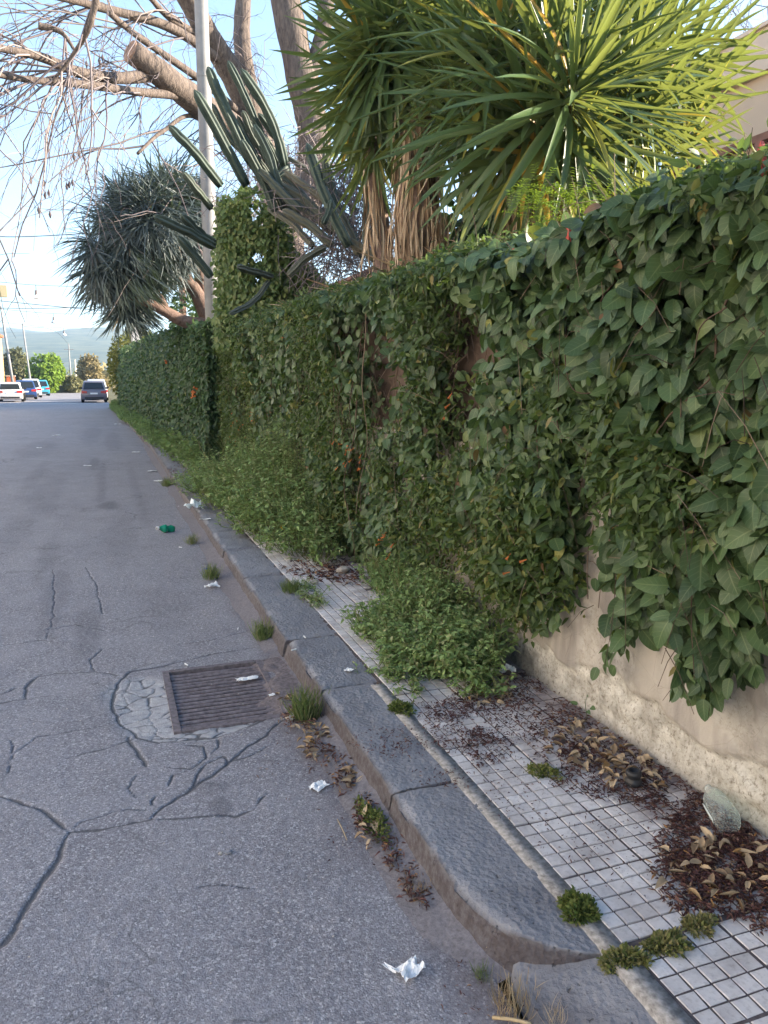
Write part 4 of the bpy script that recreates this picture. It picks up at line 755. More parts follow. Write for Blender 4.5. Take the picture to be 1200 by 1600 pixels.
for (px, py, Y, ax, n, ln) in ((610, 20, 6.4, (-.4, -.35, .7), 58, .95), (590, 60, 6.7, (-.6, -.3, .2), 54, .85), (660, -20, 6.5, (.1, -.2, 1), 52, .9), (700, 90, 6.8, (.4, -.2, .7), 44, .8), (620, 150, 7.0, (-.5, -.4, -.3), 44, .8), (600, 90, 6.6, (-.4, -.5, 0), 50, .9), (575, 150, 7.0, (-.3, -.4, -.6), 44, .85), (585, 240, 7.0, (-.2, -.5, -.8), 30, .7), (580, 110, 6.8, (-.3, -.5, -.5), 40, .9), (690, 50, 7.0, (.3, -.2, .8), 40, .85), (690, 190, 6.5, (.3, -.5, -.1), 34, .7), (590, -60, 7, (-.3, 0, 1), 44, .9), (570, 190, 7.3, (-.4, -.4, -.2), 36, .7), (690, 0, 7.4, (.2, .1, 1), 40, .9)):
    hs.append(yucca_head(at(px, py, Y), ax, n, ln, .75))
yucca(y1_, hs, 220)
limb(y1_, [(655, 440, 6.7), (652, 300, 6.7), (648, 150, 6.7), (640, 40, 6.7)], .2, .13, M['dbark'], 'trunk'); limb(y1_, [(600, 430, 7.2), (590, 300, 7.2), (575, 190, 7.2)], .09, .07, M['dbark'], 'trunk')
deadskirt(y1_, [(655, 350, 6.7), (652, 250, 6.7), (648, 130, 6.7)], 900, .155, 200); deadskirt(y1_, [(590, 330, 7.2), (580, 250, 7.2)], 60, .08, 15)
deadskirt(y1_, [(655, 395, 6.6), (655, 330, 6.6)], 260, .26, 30, (.25, .4))
n = 700; yy_ = 5.2+3.6*rng.random(n); xx_ = 1.95+.75*rng.random(n); zz_ = 2.22+.16*rng.random(n)+.1*(fbm(yy_*2, xx_*2, 8)-.5); a = rng.random(n)*6.283
V, T, U = inst(SWD, np.stack([xx_, yy_, zz_], 1), np.stack([np.cos(a), np.sin(a), .35*rng.normal(size=n)], 1), np.stack([.4*rng.normal(size=n), .4*rng.normal(size=n), np.ones(n)], 1), rng.uniform(.2, .5, n), .8, rng.random(n))
tag(put('fallen_leaves', mesh('fallen_leaves', V, T, U, True), M['dead']), 'fallen tan sword leaves lying on top of the creeper wall', None, None, 'stuff')
# ------------------------------------------------------------------ columnar cactus
ca_m = NT('cactus_skin'); q = ca_m.n('ShaderNodeSeparateXYZ'); ca_m.l(ca_m.attr('luv').outputs['Vector'], q.inputs[0]); zz = ca_m.noise(ca_m.pos(), 7, 6, .7)
cc_ = ca_m.mix(ca_m.ramp(zz, (.3, 0.), (.7, 1.)), (.028, .046, .04), (.07, .1, .08)); cc_ = ca_m.mix(ca_m.ramp(q.outputs[0], (.9, 0.), (1., .28)), cc_, (.2, .23, .16)); cc_ = ca_m.mix(ca_m.math('MULTIPLY', q.outputs[2], .75), cc_, (.17, .145, .105)); M['cactus'] = ca_m.fin(cc_, .6, .3)
ct = thing('columnar_cactus', 'sprawling columnar cactus with many ribbed arms above the ivy mound', 'cactus', at(520, 430, 9.5))
ARMS = [((345, 290, 9.6), (305, 240, 9.4), (262, 193, 9.3), .075, 0), ((385, 290, 9.8), (345, 215, 9.6), (300, 135, 9.4), .085, 0), ((392, 255, 9.9), (350, 165, 9.8), (323, 100, 9.7), .085, 0), ((445, 260, 9.9), (422, 185, 9.8), (372, 102, 9.6), .085, 0), ((400, 250, 10), (365, 190, 9.9), (338, 130, 9.8), .07, 0),
        ((330, 325, 9.6), (308, 298, 9.4), (285, 267, 9.3), .065, .15), ((335, 385, 9.4), (290, 360, 9.2), (237, 335, 9), .075, .1), ((335, 380, 9.5), (308, 360, 9.4), (282, 333, 9.2), .075, .1), ((330, 432, 9.3), (308, 405, 9.2), (275, 366, 9.), .07, .1), ((430, 330, 9.8), (405, 270, 9.7), (375, 215, 9.6), .08, .1), ((545, 385, 8.8), (505, 300, 8.9), (478, 218, 9.), .085, 0), ((507, 292, 8.9), (508, 250, 8.9), (509, 212, 8.9), .05, .2), ((572, 285, 8.6), (540, 235, 8.7), (508, 190, 8.8), .06, 0), ((572, 388, 8.6), (573, 310, 8.6), (575, 238, 8.6), .055, 0),
        ((425, 432, 9.2), (398, 424, 9.), (368, 417, 8.8), .06, .35), ((420, 440, 9.2), (392, 475, 9.), (356, 490, 8.8), .05, .35), ((530, 335, 9.2), (490, 300, 9.4), (440, 265, 9.6), .08, .8), ((525, 360, 9.3), (470, 310, 9.6), (390, 265, 9.9), .085, .5), ((560, 398, 9.), (548, 365, 9.), (528, 330, 9.), .08, .7), ((450, 430, 9.), (480, 402, 9.), (512, 385, 9.), .07, .6), ((610, 415, 8.8), (580, 398, 8.8), (540, 372, 8.9), .1, .9), ((450, 262, 9.8), (418, 282, 9.8), (392, 258, 9.8), .06, .1), ((440, 300, 9.7), (420, 240, 9.7), (395, 190, 9.7), .07, 0), ((470, 330, 9.5), (430, 290, 9.6), (400, 262, 9.7), .08, .3), ((520, 385, 9.3), (480, 350, 9.4), (440, 325, 9.5), .09, .6), ((505, 350, 8.7), (512, 330, 8.7), (517, 310, 8.7), .05, 0)]
for k in range(20):
    a, b_, c, r, tn = ARMS[random.choice((0, 1, 2, 3, 4, 9, 10, 16, 17, 22, 23, 24))]; dx, dy, dz = random.gauss(12, 16), random.gauss(14, 14), random.uniform(.1, .9); f = random.uniform(.55, 1.05)
    sh = lambda q, t: (a[0]+(q[0]-a[0])*f+dx+random.gauss(0, 5)*t, a[1]+(q[1]-a[1])*f+dy+random.gauss(0, 5)*t, q[2]+dz)
    ARMS.append((sh(a, 0), sh(b_, 1), sh(c, 1), r*random.uniform(.65, .95), min(1, tn+random.random()*.25)))
for a, b_, c, r, tn in ARMS:
    r *= .58*(1-.25*tn); P = smooth_path([at(*a), at(*b_), at(*c)], 14); P = P+.02*np.stack([fbm(np.arange(14)*.35, np.full(14, r*900+a[0]), q_, 2)-.5 for q_ in (3, 4, 5)], 1)*1.3*np.minimum(1, np.arange(14)/4)[:, None]; rr = np.full(14, r); rr[-1] = r*.12; rr[-2] = r*.75; rr[-3] = r*.95; rr[0] = r*.8; P[-1] = P[-2]+(P[-1]-P[-2])*.6
    for k in (4, 8): rr[k] *= random.uniform(.8, 1.0)
    V, T, L = tube(P, rr, 30, tn, True, 5, .3); put('arm', mesh('arm', V, T, L, True), M['cactus'], ct)
# dry tangle and back shrubs
dk = thing('dry_shrub', 'tangle of dry grey twigs between the cactus and the skirted yucca', 'shrub', (2.9, 8.5, .5)); b = MB()
for k in range(900):
    p = at(random.gauss(545, 38), random.uniform(250, 430), random.uniform(9.2, 10.5)); d = nrm(np.array([random.gauss(0, .7), random.gauss(0, .5), random.gauss(-.3, .8)])); l = random.uniform(.2, .6); b.tube([p, p+d*l*.5+rng.normal(size=3)*.04, p+d*l+[0, 0, -.08]], [.007, .006, .003], 3, random.random(), False)
for k in range(420):
    p = at(random.gauss(425, 45), random.uniform(200, 400), random.uniform(11., 12.)); d = nrm(np.array([random.gauss(0, .7), random.gauss(0, .5), random.gauss(-.3, .8)])); l = random.uniform(.2, .6); b.tube([p, p+d*l*.5+rng.normal(size=3)*.04, p+d*l+[0, 0, -.08]], [.007, .006, .003], 3, random.random(), False)
b.build('twigs', M['twig'], dk, True)['kind'] = 'stuff'
bsh = thing('garden_shrub', 'dark leafy shrub filling the garden behind the cactus and yuccas', 'shrub', (4, 8, .5))
for c, r, nn, sd in (((3.7, 10.5, 1.6), (1.1, 1.6, 1.0), 3600, 1), ((3.5, 8.4, 1.6), (.9, 1.5, 1.1), 3200, 2), ((4.0, 6.9, 2.4), (1., 1.5, 1.15), 4200, 4), ((4.3, 5.2, 1.6), (1.1, 1.3, 1.), 2600, 5), ((3.4, 12.5, 1.7), (1., 1.4, 1.), 2600, 6)): blob(bsh, c, r, nn, IVYLO, M['hedge'], .13, .3, seed=sd)
fs = thing('feathery_shrub', 'yellow green feathery shrub under the sunlit yucca behind the red pickets', 'shrub', at(880, 340, 4.2)); 
Pf, Lf, Nf = [], [], []
for k in range(70):
    p = at(random.gauss(880, 45), random.uniform(305, 350), random.uniform(3.9, 4.4)); d = nrm(np.array([random.gauss(0, .6), random.gauss(-.2, .5), random.gauss(.5, .4)]))
    for t in np.linspace(.1, 1, 9):
        for sd in (-1, 1): Pf.append(p+d*t*.22+[0, 0, -.06*t*t]); Lf.append(d*.5+sd*nrm(np.cross(d, [0, 0, 1]))); Nf.append([0, -.4, 1])
V, T, U = inst(SML, Pf, Lf, Nf, .035, .7, rng.random(len(Pf))); put('fronds', mesh('fronds', V, T, U, True), M['fresh'], fs)['kind'] = 'stuff'
# ------------------------------------------------------------------ beige house, plus added houses that shade or light the street
hb = thing('beige_house', 'beige rendered house with pale parapet and brown beam behind the sunlit yucca', 'house', (9.5, 9, 0))
for nm, c, d, m in (('wall', (10, 8.5, 2.3), (3.96, 2.6, 4.5), 'beige'), ('upper_wall', (10.06, 8.5, 5.02), (4.0, 2.6, .76), 'beige'), ('parapet', (9.98, 8.5, 5.65), (4.1, 2.7, .5), 'fascia'), ('coping', (9.98, 8.5, 5.925), (4.2, 2.8, .05), 'fascia'), ('beam', (7.98, 8.5, 4.6), (.16, 2.62, .09), 'beam')):
    MB().box(c, d).build(nm, M[m], hb)
for k in range(4): MB().box((7.95, 7.5+k*.62, 4.5), (.12, .1, .1)).build('rafter_end', M['beam'], hb)
def plain_house(name, label, y0, y1, x0, x1, h, m):  # added houses, heights set to keep road and hedge in shade
    t = thing(name, label, 'house', ((x0+x1)/2, (y0+y1)/2, 0)); MB().box(((x0+x1)/2, (y0+y1)/2, h/2), (x1-x0, y1-y0, h)).build('wall', m, t); MB().box(((x0+x1)/2, (y0+y1)/2, h+.05), (x1-x0+.3, y1-y0+.3, .1)).build('roof', M['beam'], t)
    for k in range(int((y1-y0)/3)):
        f = MB().box((x0-.01, y0+1.5+k*3, 1.7), (.06, 1., 1.3)).build('window', M['fascia'], t); g = MB().box((x0-.035, y0+1.5+k*3, 1.7), (.03, .85, 1.15)).build('pane', M['black'], t)
plain_house('added_shade_house', 'low plain house added behind the viewer to shade the street', -16, 6.6, 8., 13, 3.95, M['fascia'])
plain_house('added_shade_house', 'long plain house added behind the hedge to shade the street', 13, 34, 8.2, 14, 5.0, M['beige'])
plain_house('added_shade_house', 'plain two storey house added beyond the tall shrub to shade the street', 36, 58, 8.6, 15, 5.4, M['fascia'])
def added_reflector_house(label, y0, y1, h, m):  # added houses out of view, tall and pale to bounce sunlight back
    x = -11.; t = thing('added_reflector_house', label, 'house', (x-4, (y0+y1)/2, 0)); MB().box((x-4, (y0+y1)/2, h/2), (8, y1-y0, h)).build('wall', m, t); MB().box((x-4, (y0+y1)/2, h+.06), (8.5, y1-y0+.4, .12)).build('roof', M['brick'], t)
    for k in range(int((y1-y0)/2.8)):
        for zz in (1.5, 4.4, 7.3):
            if zz+1 > h: continue
            yk = y0+1.5+k*2.8; f = MB().box((x+.02, yk, zz), (.1, 1.1, 1.5)).build('window', M['beam'], t); MB().box((x+.06, yk, zz), (.04, .9, 1.3)).build('pane', M['black'], t)
M['white_wall'] = flat('white_house_wall', (.76, .72, .66), .85, .2, .06, 1.)  # white chosen to strengthen the bounced fill light
added_reflector_house('cream house added across the street to bounce light onto the creeper wall', -14, 0, 9.5, M['white_wall']); added_reflector_house('pale two storey house added across the street to bounce light', 1, 13, 9.8, M['white_wall']); added_reflector_house('long white house added further along the street to bounce light', 14, 28, 8.5, M['white_wall']); added_reflector_house('cream two storey house added before the parked cars to bounce light', 31, 48, 8.8, M['white_wall'])
# ------------------------------------------------------------------ weeds at the wall foot
def weeds(label, blobs, n, size, tintc=.5, group=None, stem=True, mat='weed', hmax=None):
    c0 = blobs[0]; t = thing('weed_clump', label, 'weeds', (c0[0], c0[1], .12), group); P, L, N, Tt = [], [], [], []; sb = MB()
    tot = sum(b[3]*b[4]*b[5] for b in blobs)
    for (cx, cy, cz, rx, ry, rz) in blobs:
        k = max(8, int(n*(rx*ry*rz)/tot/16))
        for s in range(k):
            a = random.random()*2*math.pi; r = math.sqrt(random.random()); x0, y0_ = cx+rx*.75*r*math.cos(a), cy+ry*.75*r*math.sin(a); h = rz*(1.05-.55*r*r)*random.uniform(.65, 1.15)
            tip = np.array([cx+rx*1.1*r*math.cos(a)+random.gauss(0, .05), cy+ry*1.1*r*math.sin(a)+random.gauss(0, .05), cz+h]); base = np.array([x0*.6+cx*.4, y0_*.6+cy*.4, cz]); mid = (base+tip)/2+rng.normal(size=3)*.03
            Q = smooth_path([base, mid, tip], 6); sb.tube(Q, np.linspace(.003, .0012, 6), 3, random.random(), False)
            for q in range(16):
                f = .25+.75*random.random()**.7; ii = min(int(f*5), 4); p = Q[ii]+(Q[ii+1]-Q[ii])*(f*5-ii); d = np.array([math.cos(q*2.4+s), math.sin(q*2.4+s), random.gauss(.15, .35)])
                P.append(p+rng.normal(size=3)*.008); L.append(d); N.append([d[0]*-.2+random.gauss(0, .3), d[1]*-.2+random.gauss(0, .3), 1]); Tt.append(np.clip(tintc+.16*random.gauss(0, 1)-.25*(1-f), 0, .97))
    Tt = np.array(Tt)
    foliage(t, SML, 'weed', M[mat], P, L, N, size*rng.uniform(.6, 1.25, len(P)), 1., Tt, 0, None, 'leaf', 'foliage')
    for s in range(int(n/160)):
        cx, cy, cz, rx, ry, rz = random.choice(blobs); a = random.random()*6.283; b = np.array([cx+rx*.7*math.cos(a), cy+ry*.8*math.sin(a), cz+rz*.5]); d = np.array([random.gauss(-.15, .3), random.gauss(0, .3), 1.])*random.uniform(.6, 1.)*rz*.9; sb.tube(smooth_path([b, b+d*.6, b+d+[random.gauss(0, .03), random.gauss(0, .03), -.02]], 6), np.linspace(.0022, .0008, 6), 3, random.uniform(.5, 1), False)
    if stem: sb.build('stems', M['grass'], t, True)['kind'] = 'stuff'
    return t
z = .12
weeds('low bushy green weeds on the pavement nearest the dry leaf carpet', [(1.64, 3.45, z, .24, .34, .3), (1.48, 3.62, z, .2, .32, .22), (1.72, 3.95, z, .22, .4, .38), (1.42, 4.05, z, .15, .3, .18), (1.36, 3.5, z, .13, .2, .12), (1.6, 3.12, z, .16, .1, .11)], 17000, .033, .8)
weeds('dark bushy weeds against the creeper behind the low green weeds', [(1.74, 4.5, z, .16, .36, .36), (1.62, 4.25, z, .15, .25, .22), (1.78, 5.0, z, .12, .3, .24)], 6000, .03, .55)
wc = weeds('large leafy weed bank with small yellow flowers spilling to the kerb', [(1.5, 6.5, z, .36, .6, .56), (1.44, 7.3, z, .4, .7, .72), (1.4, 8.4, z, .42, .9, .8), (1.3, 9.6, z, .4, .8, .6), (1.7, 7.8, z, .34, 1.3, 1.0), (1.2, 10.4, z, .42, .8, .42), (1.16, 9.2, z, .25, .7, .3), (1.2, 7.6, z, .2, .6, .3), (1.25, 6.6, z, .15, .4, .2), (1.58, 6.05, z, .28, .35, .36), (1.7, 9.6, z, .3, 1., .8)], 30000, .045, .8)
fb = MB()
for px, py in ((442, 824), (487, 827), (482, 757), (509, 760), (520, 770)):
    p = at(px, py, 6.6 if py > 800 else 7.6)
    for k in range(6): d = nrm(np.array([math.cos(k), -.4, math.sin(k)])); fb.tube([p, p+d*.012, p+d*.022], [.003, .007, .004], 4)
fb.build('flowers', M['yellow'], wc)['kind'] = 'stuff'
weeds('pale weedy strip at the foot of the far dark hedge', [(1.3, 13.5, z, .3, .9, .5), (1.22, 15.5, z, .3, 1.1, .5), (1.1, 18.3, .1, .28, 1.6, .4), (.98, 21.5, .1, .26, 1.8, .45), (.85, 26, .08, .25, 2.6, .5), (.62, 33, .05, .25, 4, .5), (.4, 43, .03, .25, 6, .5)], 16000, .08, .65)
weeds('thin yellowish weeds creeping over the pavement edge by the kerb', [(1.27, 3.55, z, .06, .16, .05), (1.33, 3.25, z, .05, .08, .05), (1.25, 4.9, z, .05, .18, .07), (1.28, 5.25, z, .05, .12, .06)], 1500, .02, .85)
def tuft(label, c, r, h, n, mat='grass', group=None, tintc=.5, w=1., name='grass_tuft', cat='grass tuft', spread=.5):
    t = thing(name, label, cat, c, group); n = int(n*1.6); a = rng.random(n)*2*np.pi; q = np.sqrt(rng.random(n)); P = np.array(c)+np.stack([np.cos(a)*q*r, np.sin(a)*q*r, 0*a], 1)
    L = np.stack([np.cos(a)*q*spread+rng.normal(size=n)*.25, np.sin(a)*q*spread+rng.normal(size=n)*.25, np.ones(n)], 1); N = np.stack([np.cos(a), np.sin(a), .3+0*a], 1)+rng.normal(size=(n, 3))*.3
    V, T, U = inst(DRA, P, L, N, h*rng.uniform(.5, 1.2, n), w*.7, np.clip(tintc+.25*rng.normal(size=n), 0, 1)); o = put('blades', mesh('blades', V, T, U, True), M[mat], t); o['kind'] = 'stuff'; return t
def cushion(label, c, rx, ry, h, n, tintc=.4, mat='moss'):
    t = thing('cushion_plant', label, 'plant', c); d = nrm(rng.normal(size=(n, 3))); d[:, 2] = abs(d[:, 2]); a = np.arctan2(d[:, 1], d[:, 0]); lum = .35+1.0*vn(np.cos(a)*1.6+c[0]*9, np.sin(a)*1.6+c[1]*7, 3)+.25*rng.random(n)**3; f = .55+.45*rng.random(n)
    P = np.array(c)+d*np.array([rx*1.15, ry*1.15, h*.9])*(f*lum)[:, None]; L = d+rng.normal(size=(n, 3))*.5+np.array([0, 0, .3]); N = rng.normal(size=(n, 3))+np.array([0, 0, 1])
    V, T, U = inst(SML, P, L, N, .013*rng.uniform(.7, 1.4, n), 1., np.clip(tintc+.22*rng.normal(size=n), 0, 1)); put('leaves', mesh('leaves', V, T, U, True), M[mat], t)['kind'] = 'stuff'; return t
G = lambda px, py, zz=.12: gnd(px, py, zz)
cushion('bright green cushion plant between the rounded kerb end and the paving squares', G(905, 1425), .042, .05, .04, 1900, .3)
cushion('olive cushion plant at the corner of the ramp stone and paving squares', G(977, 1508, .1), .045, .04, .04, 1700, .75)
cushion('flat grey green cushion plant lying across the paving squares', G(1036, 1478), .06, .03, .025, 1300, .8)
cushion('dull brown cushion of moss beside the leaf carpet at the slab joint', G(1092, 1445), .045, .03, .016, 700, .95)
cushion('small ragged weed with a pale pebble among the paving squares', G(850, 1208), .05, .06, .03, 700, .6)
tuft('tall green grass tuft against the kerb beside the drain', G(478, 1125, 0), .05, .16, 130)
cushion('leafy weed low in the gutter under the second kerb stone', G(583, 1290, 0), .035, .14, .06, 900, .4)
tuft('sparse grass tuft in the gutter beyond the drain', G(412, 1000, 0), .05, .13, 110)
cushion('small green weed at the pavement edge near the low weeds', G(626, 1110), .05, .05, .03, 700, .3)
tuft('short green grass on the pavement edge past the low weeds', G(455, 925), .06, .09, 160, tintc=.4); tuft('dry wispy grass beside the pale ramp stone', G(800, 1580, 0), .05, .09, 70, 'straw', tintc=.5, w=.6)
tuft('small grey green grass sprout where the rounded kerb meets the road', G(752, 1528, 0), .025, .045, 40, tintc=.3); tuft('dry brown grass clump at the foot of the rounded kerb', G(655, 1395, 0), .045, .05, 120, 'straw', tintc=.2, w=.6)
tuft('thin grass sprouting from the gutter beside the kerb joint', G(330, 905, 0), .06, .13, 90); tuft('dry grass sprig on the ramp stone at the bottom edge', G(868, 1598, .05), .025, .06, 24, 'straw', tintc=.7, w=.5)
tuft('thin gutter grass beyond the white scrap', G(300, 850, 0), .05, .1, 70, tintc=.7); tuft('gutter grass where the kerb nears the weed bank', G(262, 760, 0), .08, .14, 120, tintc=.6)
sp = thing('wall_sprout', 'little green sprout growing at the foot of the plaster wall', 'plant', atx(915, 1110, 1.93))
for dx, dy, s in ((-12, 0, .035), (2, -8, .035), (8, 5, .04), (3, 10, .03)):
    p = atx(915, 1105, 1.91); j = random.randrange(6); q = atx(915+dx, 1100+dy, 1.88); Lx = nrm(q-p); Nx = nrm(np.array([-.6, -.3, .7])); Xx = nrm(np.cross(Lx, Nx)); Nx = np.cross(Xx, Lx)
    o = put('leaf', tpl_mesh(f'leaf|ivy{j}', IVY[j], .7, M['ivy']), None, sp); o.matrix_basis = Matrix(((Xx[0]*s, Lx[0]*s, Nx[0]*s, q[0]), (Xx[1]*s, Lx[1]*s, Nx[1]*s, q[1]), (Xx[2]*s, Lx[2]*s, Nx[2]*s, q[2]), (0, 0, 0, 1)))
MB().tube([atx(918, 1125, 1.93), atx(915, 1105, 1.91), atx(914, 1092, 1.89)], .0015, 4).build('stem', M['grass'], sp)
# ------------------------------------------------------------------ leaf litter
def litter(name, label, areas, n, size, z=.123, tint=(0, .9), mat='litter', lift=.012):
    P = []; 
    w = np.array([a[2]*a[3] for a in areas]); w = w/w.sum()
    for (px, py, rx, ry), f in zip(areas, w):
        c = gnd(px, py, z)
        k = int(n*f); rx *= 1.12; ry *= 1.12; a = rng.random(k)*2*np.pi; r = (.25+1.0*rng.random(k)**.8)*(.55+.7*vn(np.cos(a)*2+px, np.sin(a)*2+py, 5)); q = np.array([[px+rx*rr*math.cos(aa), py+ry*rr*math.sin(aa)] for aa, rr in zip(a, r)])
        for s in q: P.append(gnd(s[0], s[1], z))
    P = np.array(P); P = P[(P[:, 0] < 1.945) | (z < .1)]; k = len(P); P[:, 2] += rng.random(k)*lift; a = rng.random(k)*2*np.pi
    V, T, U = inst(CUR, P, np.stack([np.cos(a), np.sin(a), (.12*rng.normal(size=k))], 1), np.stack([.3*rng.normal(size=k), .3*rng.normal(size=k), np.ones(k)], 1), size*rng.uniform(.4, 1.3, k), rng.uniform(.3, .8, k), np.clip(rng.uniform(*tint, k)+.1*rng.normal(size=k), 0, 1))
    o = put(name, mesh(name, V, T, U, True), M[mat]); tag(o, label, None, None, 'stuff')
litter('leaf_litter', 'dark brown carpet of leaf crumbs along the wall foot', [(770, 1085, 60, 22), (850, 1095, 50, 45), (900, 1150, 60, 40), (960, 1195, 85, 45), (1050, 1240, 80, 35), (1120, 1270, 60, 40), (1180, 1310, 50, 40), (1100, 1310, 80, 40)], 6000, .021)
litter('leaf_litter', 'reddish leaf crumbs heaped on the paving squares past the low weeds', [(740, 1130, 55, 42), (755, 1175, 25, 20), (700, 1110, 40, 16)], 2300, .016, tint=(.1, .75))
litter('leaf_litter', 'brown leaf heap on the paving at the right edge', [(1130, 1350, 85, 45), (1180, 1400, 60, 45), (1090, 1385, 40, 40), (1070, 1345, 40, 25)], 3200, .023, tint=(.1, 1.), lift=.008)
litter('leaf_litter', 'reddish leaf crumbs scattered over the kerb stone', [(605, 1160, 42, 20), (640, 1165, 30, 14), (700, 1215, 35, 14)], 420, .014, .13, (0, .7), lift=.004)
litter('leaf_litter', 'tan leaf litter packed in the gutter against the kerb', [(470, 1120, 32, 20), (510, 1160, 26, 30), (535, 1210, 20, 28), (572, 1275, 18, 32), (612, 1335, 16, 30), (650, 1385, 22, 26)], 1000, .026, .018, (.35, 1.), lift=.012)
litter('leaf_litter', 'loose crumbs dusting the road edge and the paving', [(480, 1180, 60, 60), (560, 1290, 50, 70), (820, 1260, 90, 60), (900, 1340, 60, 60), (1000, 1290, 80, 60), (760, 1560, 60, 40), (270, 740, 30, 20), (265, 735, 20, 15)], 500, .013, .004, (0, .9), lift=.003)
litter('leaf_litter', 'dead stems and leaves under the large weed bank', [(500, 890, 50, 12), (530, 900, 40, 12), (285, 735, 25, 10)], 700, .04, .125, (.2, 1.))
litter('leaf_litter', 'dark crumbs lodged between the paving squares', [(820, 1170, 90, 60), (880, 1260, 120, 60), (780, 1200, 50, 50), (960, 1330, 60, 50)], 600, .012, .124, (0, .5), lift=.003)
dl = []
for (px, py, rx, ry, n, z, gl) in ((930, 1160, 85, 38, 84, .14, 0), (1000, 1205, 60, 28, 48, .14, 0), (770, 1085, 45, 18, 26, .135, 0), (1120, 1355, 85, 52, 46, .142, 1), (492, 1145, 32, 42, 38, .026, 2), (545, 1225, 14, 30, 16, .026, 2), (440, 1090, 14, 10, 7, .014, 2), (575, 1290, 12, 26, 8, .026, 2)):
    for k in range(n):
        a, r = random.random()*6.283, math.sqrt(random.random()); p = gnd(px+rx*r*math.cos(a), py+ry*r*math.sin(a), z)
        if z > .1 and p[0] > 1.92: continue
        s = random.uniform(.035, .062); th_ = random.random()*6.283; j = random.randrange(4); Lx = nrm(np.array([math.cos(th_), math.sin(th_), random.gauss(0, .2)])); Nx = nrm(np.array([random.gauss(0, .35), random.gauss(0, .35), 1])); Xx = nrm(np.cross(Lx, Nx)); Nx = np.cross(Xx, Lx)
        o = put('dry_leaf', tpl_mesh(f'dry_leaf|d{j}', CUR[j], tv := (random.choice((.2, .45, .6, .75, .85)) if random.random() < .94 else 1.), M['dry']))
        o.matrix_basis = Matrix(((Xx[0]*s, Lx[0]*s, Nx[0]*s, p[0]), (Xx[1]*s, Lx[1]*s, Nx[1]*s, p[1]), (Xx[2]*s, Lx[2]*s, Nx[2]*s, p[2]), (0, 0, 0, 1)))
        cl = 'brown' if tv < .3 else 'orange' if tv > .9 else 'pale tan' if tv > .7 else 'tan'
        tag(o, 'curled '+cl+(' dry leaf in the litter along the plaster wall', ' dry leaf in the heap at the right edge', ' dry leaf lying in the gutter beside the kerb')[gl], 'dry leaf', cl+(' dry leaves along the wall foot', ' dry leaves in the right hand heap', ' dry leaves in the gutter')[gl])
def stick(label, a, b, r, m='straw'):
    o = MB().tube(smooth_path([a, (a+b)/2+[0, 0, .004], b], 6), r, 5, .7).build('straw_stalk', M[m], None, True); tag(o, label, 'stalk')
stick('pale straw stalk lying on the asphalt near the white card', G(527, 1280, .004), G(542, 1312, .004), .0018)
stick('thin dry stem lying over the foot of the rounded kerb', G(760, 1480, .03), G(845, 1490, .06), .0015); stick('dry stem standing beside the ramp stone', G(797, 1578, .0), G(795, 1520, .03), .0018)
stick('thick dry stem lying on the ramp stone at the bottom edge', G(770, 1590, .012), G(830, 1600, .055), .005)
# ------------------------------------------------------------------ rubbish
def scrap(name, label, px, py, w, h, z, m, crumple=.25, rot=0., group=None, cat='paper scrap'):
    n = 9; X, Y = np.meshgrid(np.linspace(-.5, .5, n), np.linspace(-.5, .5, n)); sd = px
    Z = crumple*w*(fbm(X*3+sd, Y*3, sd % 97)-.3)*1.6; X2 = X*w*(1+.3*(vn(Y*3+sd, X*2, 3)-.5))+.1*w*(vn(X*4, Y*4+sd, 8)-.5); Y2 = Y*h*(1+.4*(vn(X*3+sd, Y*2, 4)-.5)); Z = Z-Z.min()+.002
    c = gnd(px, py, z); ca, sa = math.cos(rot), math.sin(rot); V = np.stack([c[0]+X2*ca-Y2*sa, c[1]+X2*sa+Y2*ca, z+Z], 2).reshape(-1, 3)
    i, j = np.meshgrid(np.arange(n-1), np.arange(n-1), indexing='ij'); a = (i*n+j).ravel()
    o = put(name, mesh(name, V, np.stack([a, a+1, a+n+1, a+n], 1), None, False), m); o.location = (0, 0, 0); md = o.modifiers.new('s', 'SOLIDIFY'); md.thickness = .0008; tag(o, label, cat, group); return o
scrap('paper_tissue', 'crumpled white tissue on the asphalt before the rounded kerb end', 640, 1522, .075, .055, .0, M['paper'], .5, .4); scrap('paper_strip', 'narrow white paper strip touching the crumpled tissue', 610, 1514, .012, .045, .0, M['paper'], .4, .5)
scrap('paper_scrap', 'torn white paper scrap beside the gutter leaves', 498, 1231, .065, .05, .0, M['paper'], .35, .5); scrap('paper_card', 'small flat bluish white card near the gutter weed', 545, 1241, .03, .03, .001, flat('bluish_card', (.62, .68, .72), .6, .3, .04), .1, .4)
scrap('paper_receipt', 'long white torn paper lying on the drain bars', 385, 1063, .11, .05, .0, M['paper'], .22, .15); scrap('paper_tissue', 'crumpled white tissue at the wall behind the low weeds', 793, 1052, .07, .05, .13, M['paper'], .8, 0)
scrap('plastic_bag', 'pale blue crumpled bag scrap on the kerb at the weed bank', 303, 795, .16, .16, .12, flat('pale_blue_film', (.6, .68, .72), .4, .4, .08), .8, .3, None, 'plastic bag'); scrap('paper_scrap', 'flat white scrap on the kerb below the pale blue bag', 320, 812, .12, .05, .122, M['paper'], .2, .2)
scrap('paper_scrap', 'white crumpled scrap on the asphalt beyond the drain', 332, 918, .1, .07, .0, M['paper'], .5, .3); scrap('plastic_scrap', 'tiny blue plastic scrap on the asphalt near the kerb', 324, 891, .05, .04, .0, M['blue'], .4, .2, None, 'plastic scrap')
scrap('paper_scrap', 'small pale scrap on the ramp side of the kerb by the weeds', 545, 1048, .035, .04, .122, M['paper'], .3, .6)
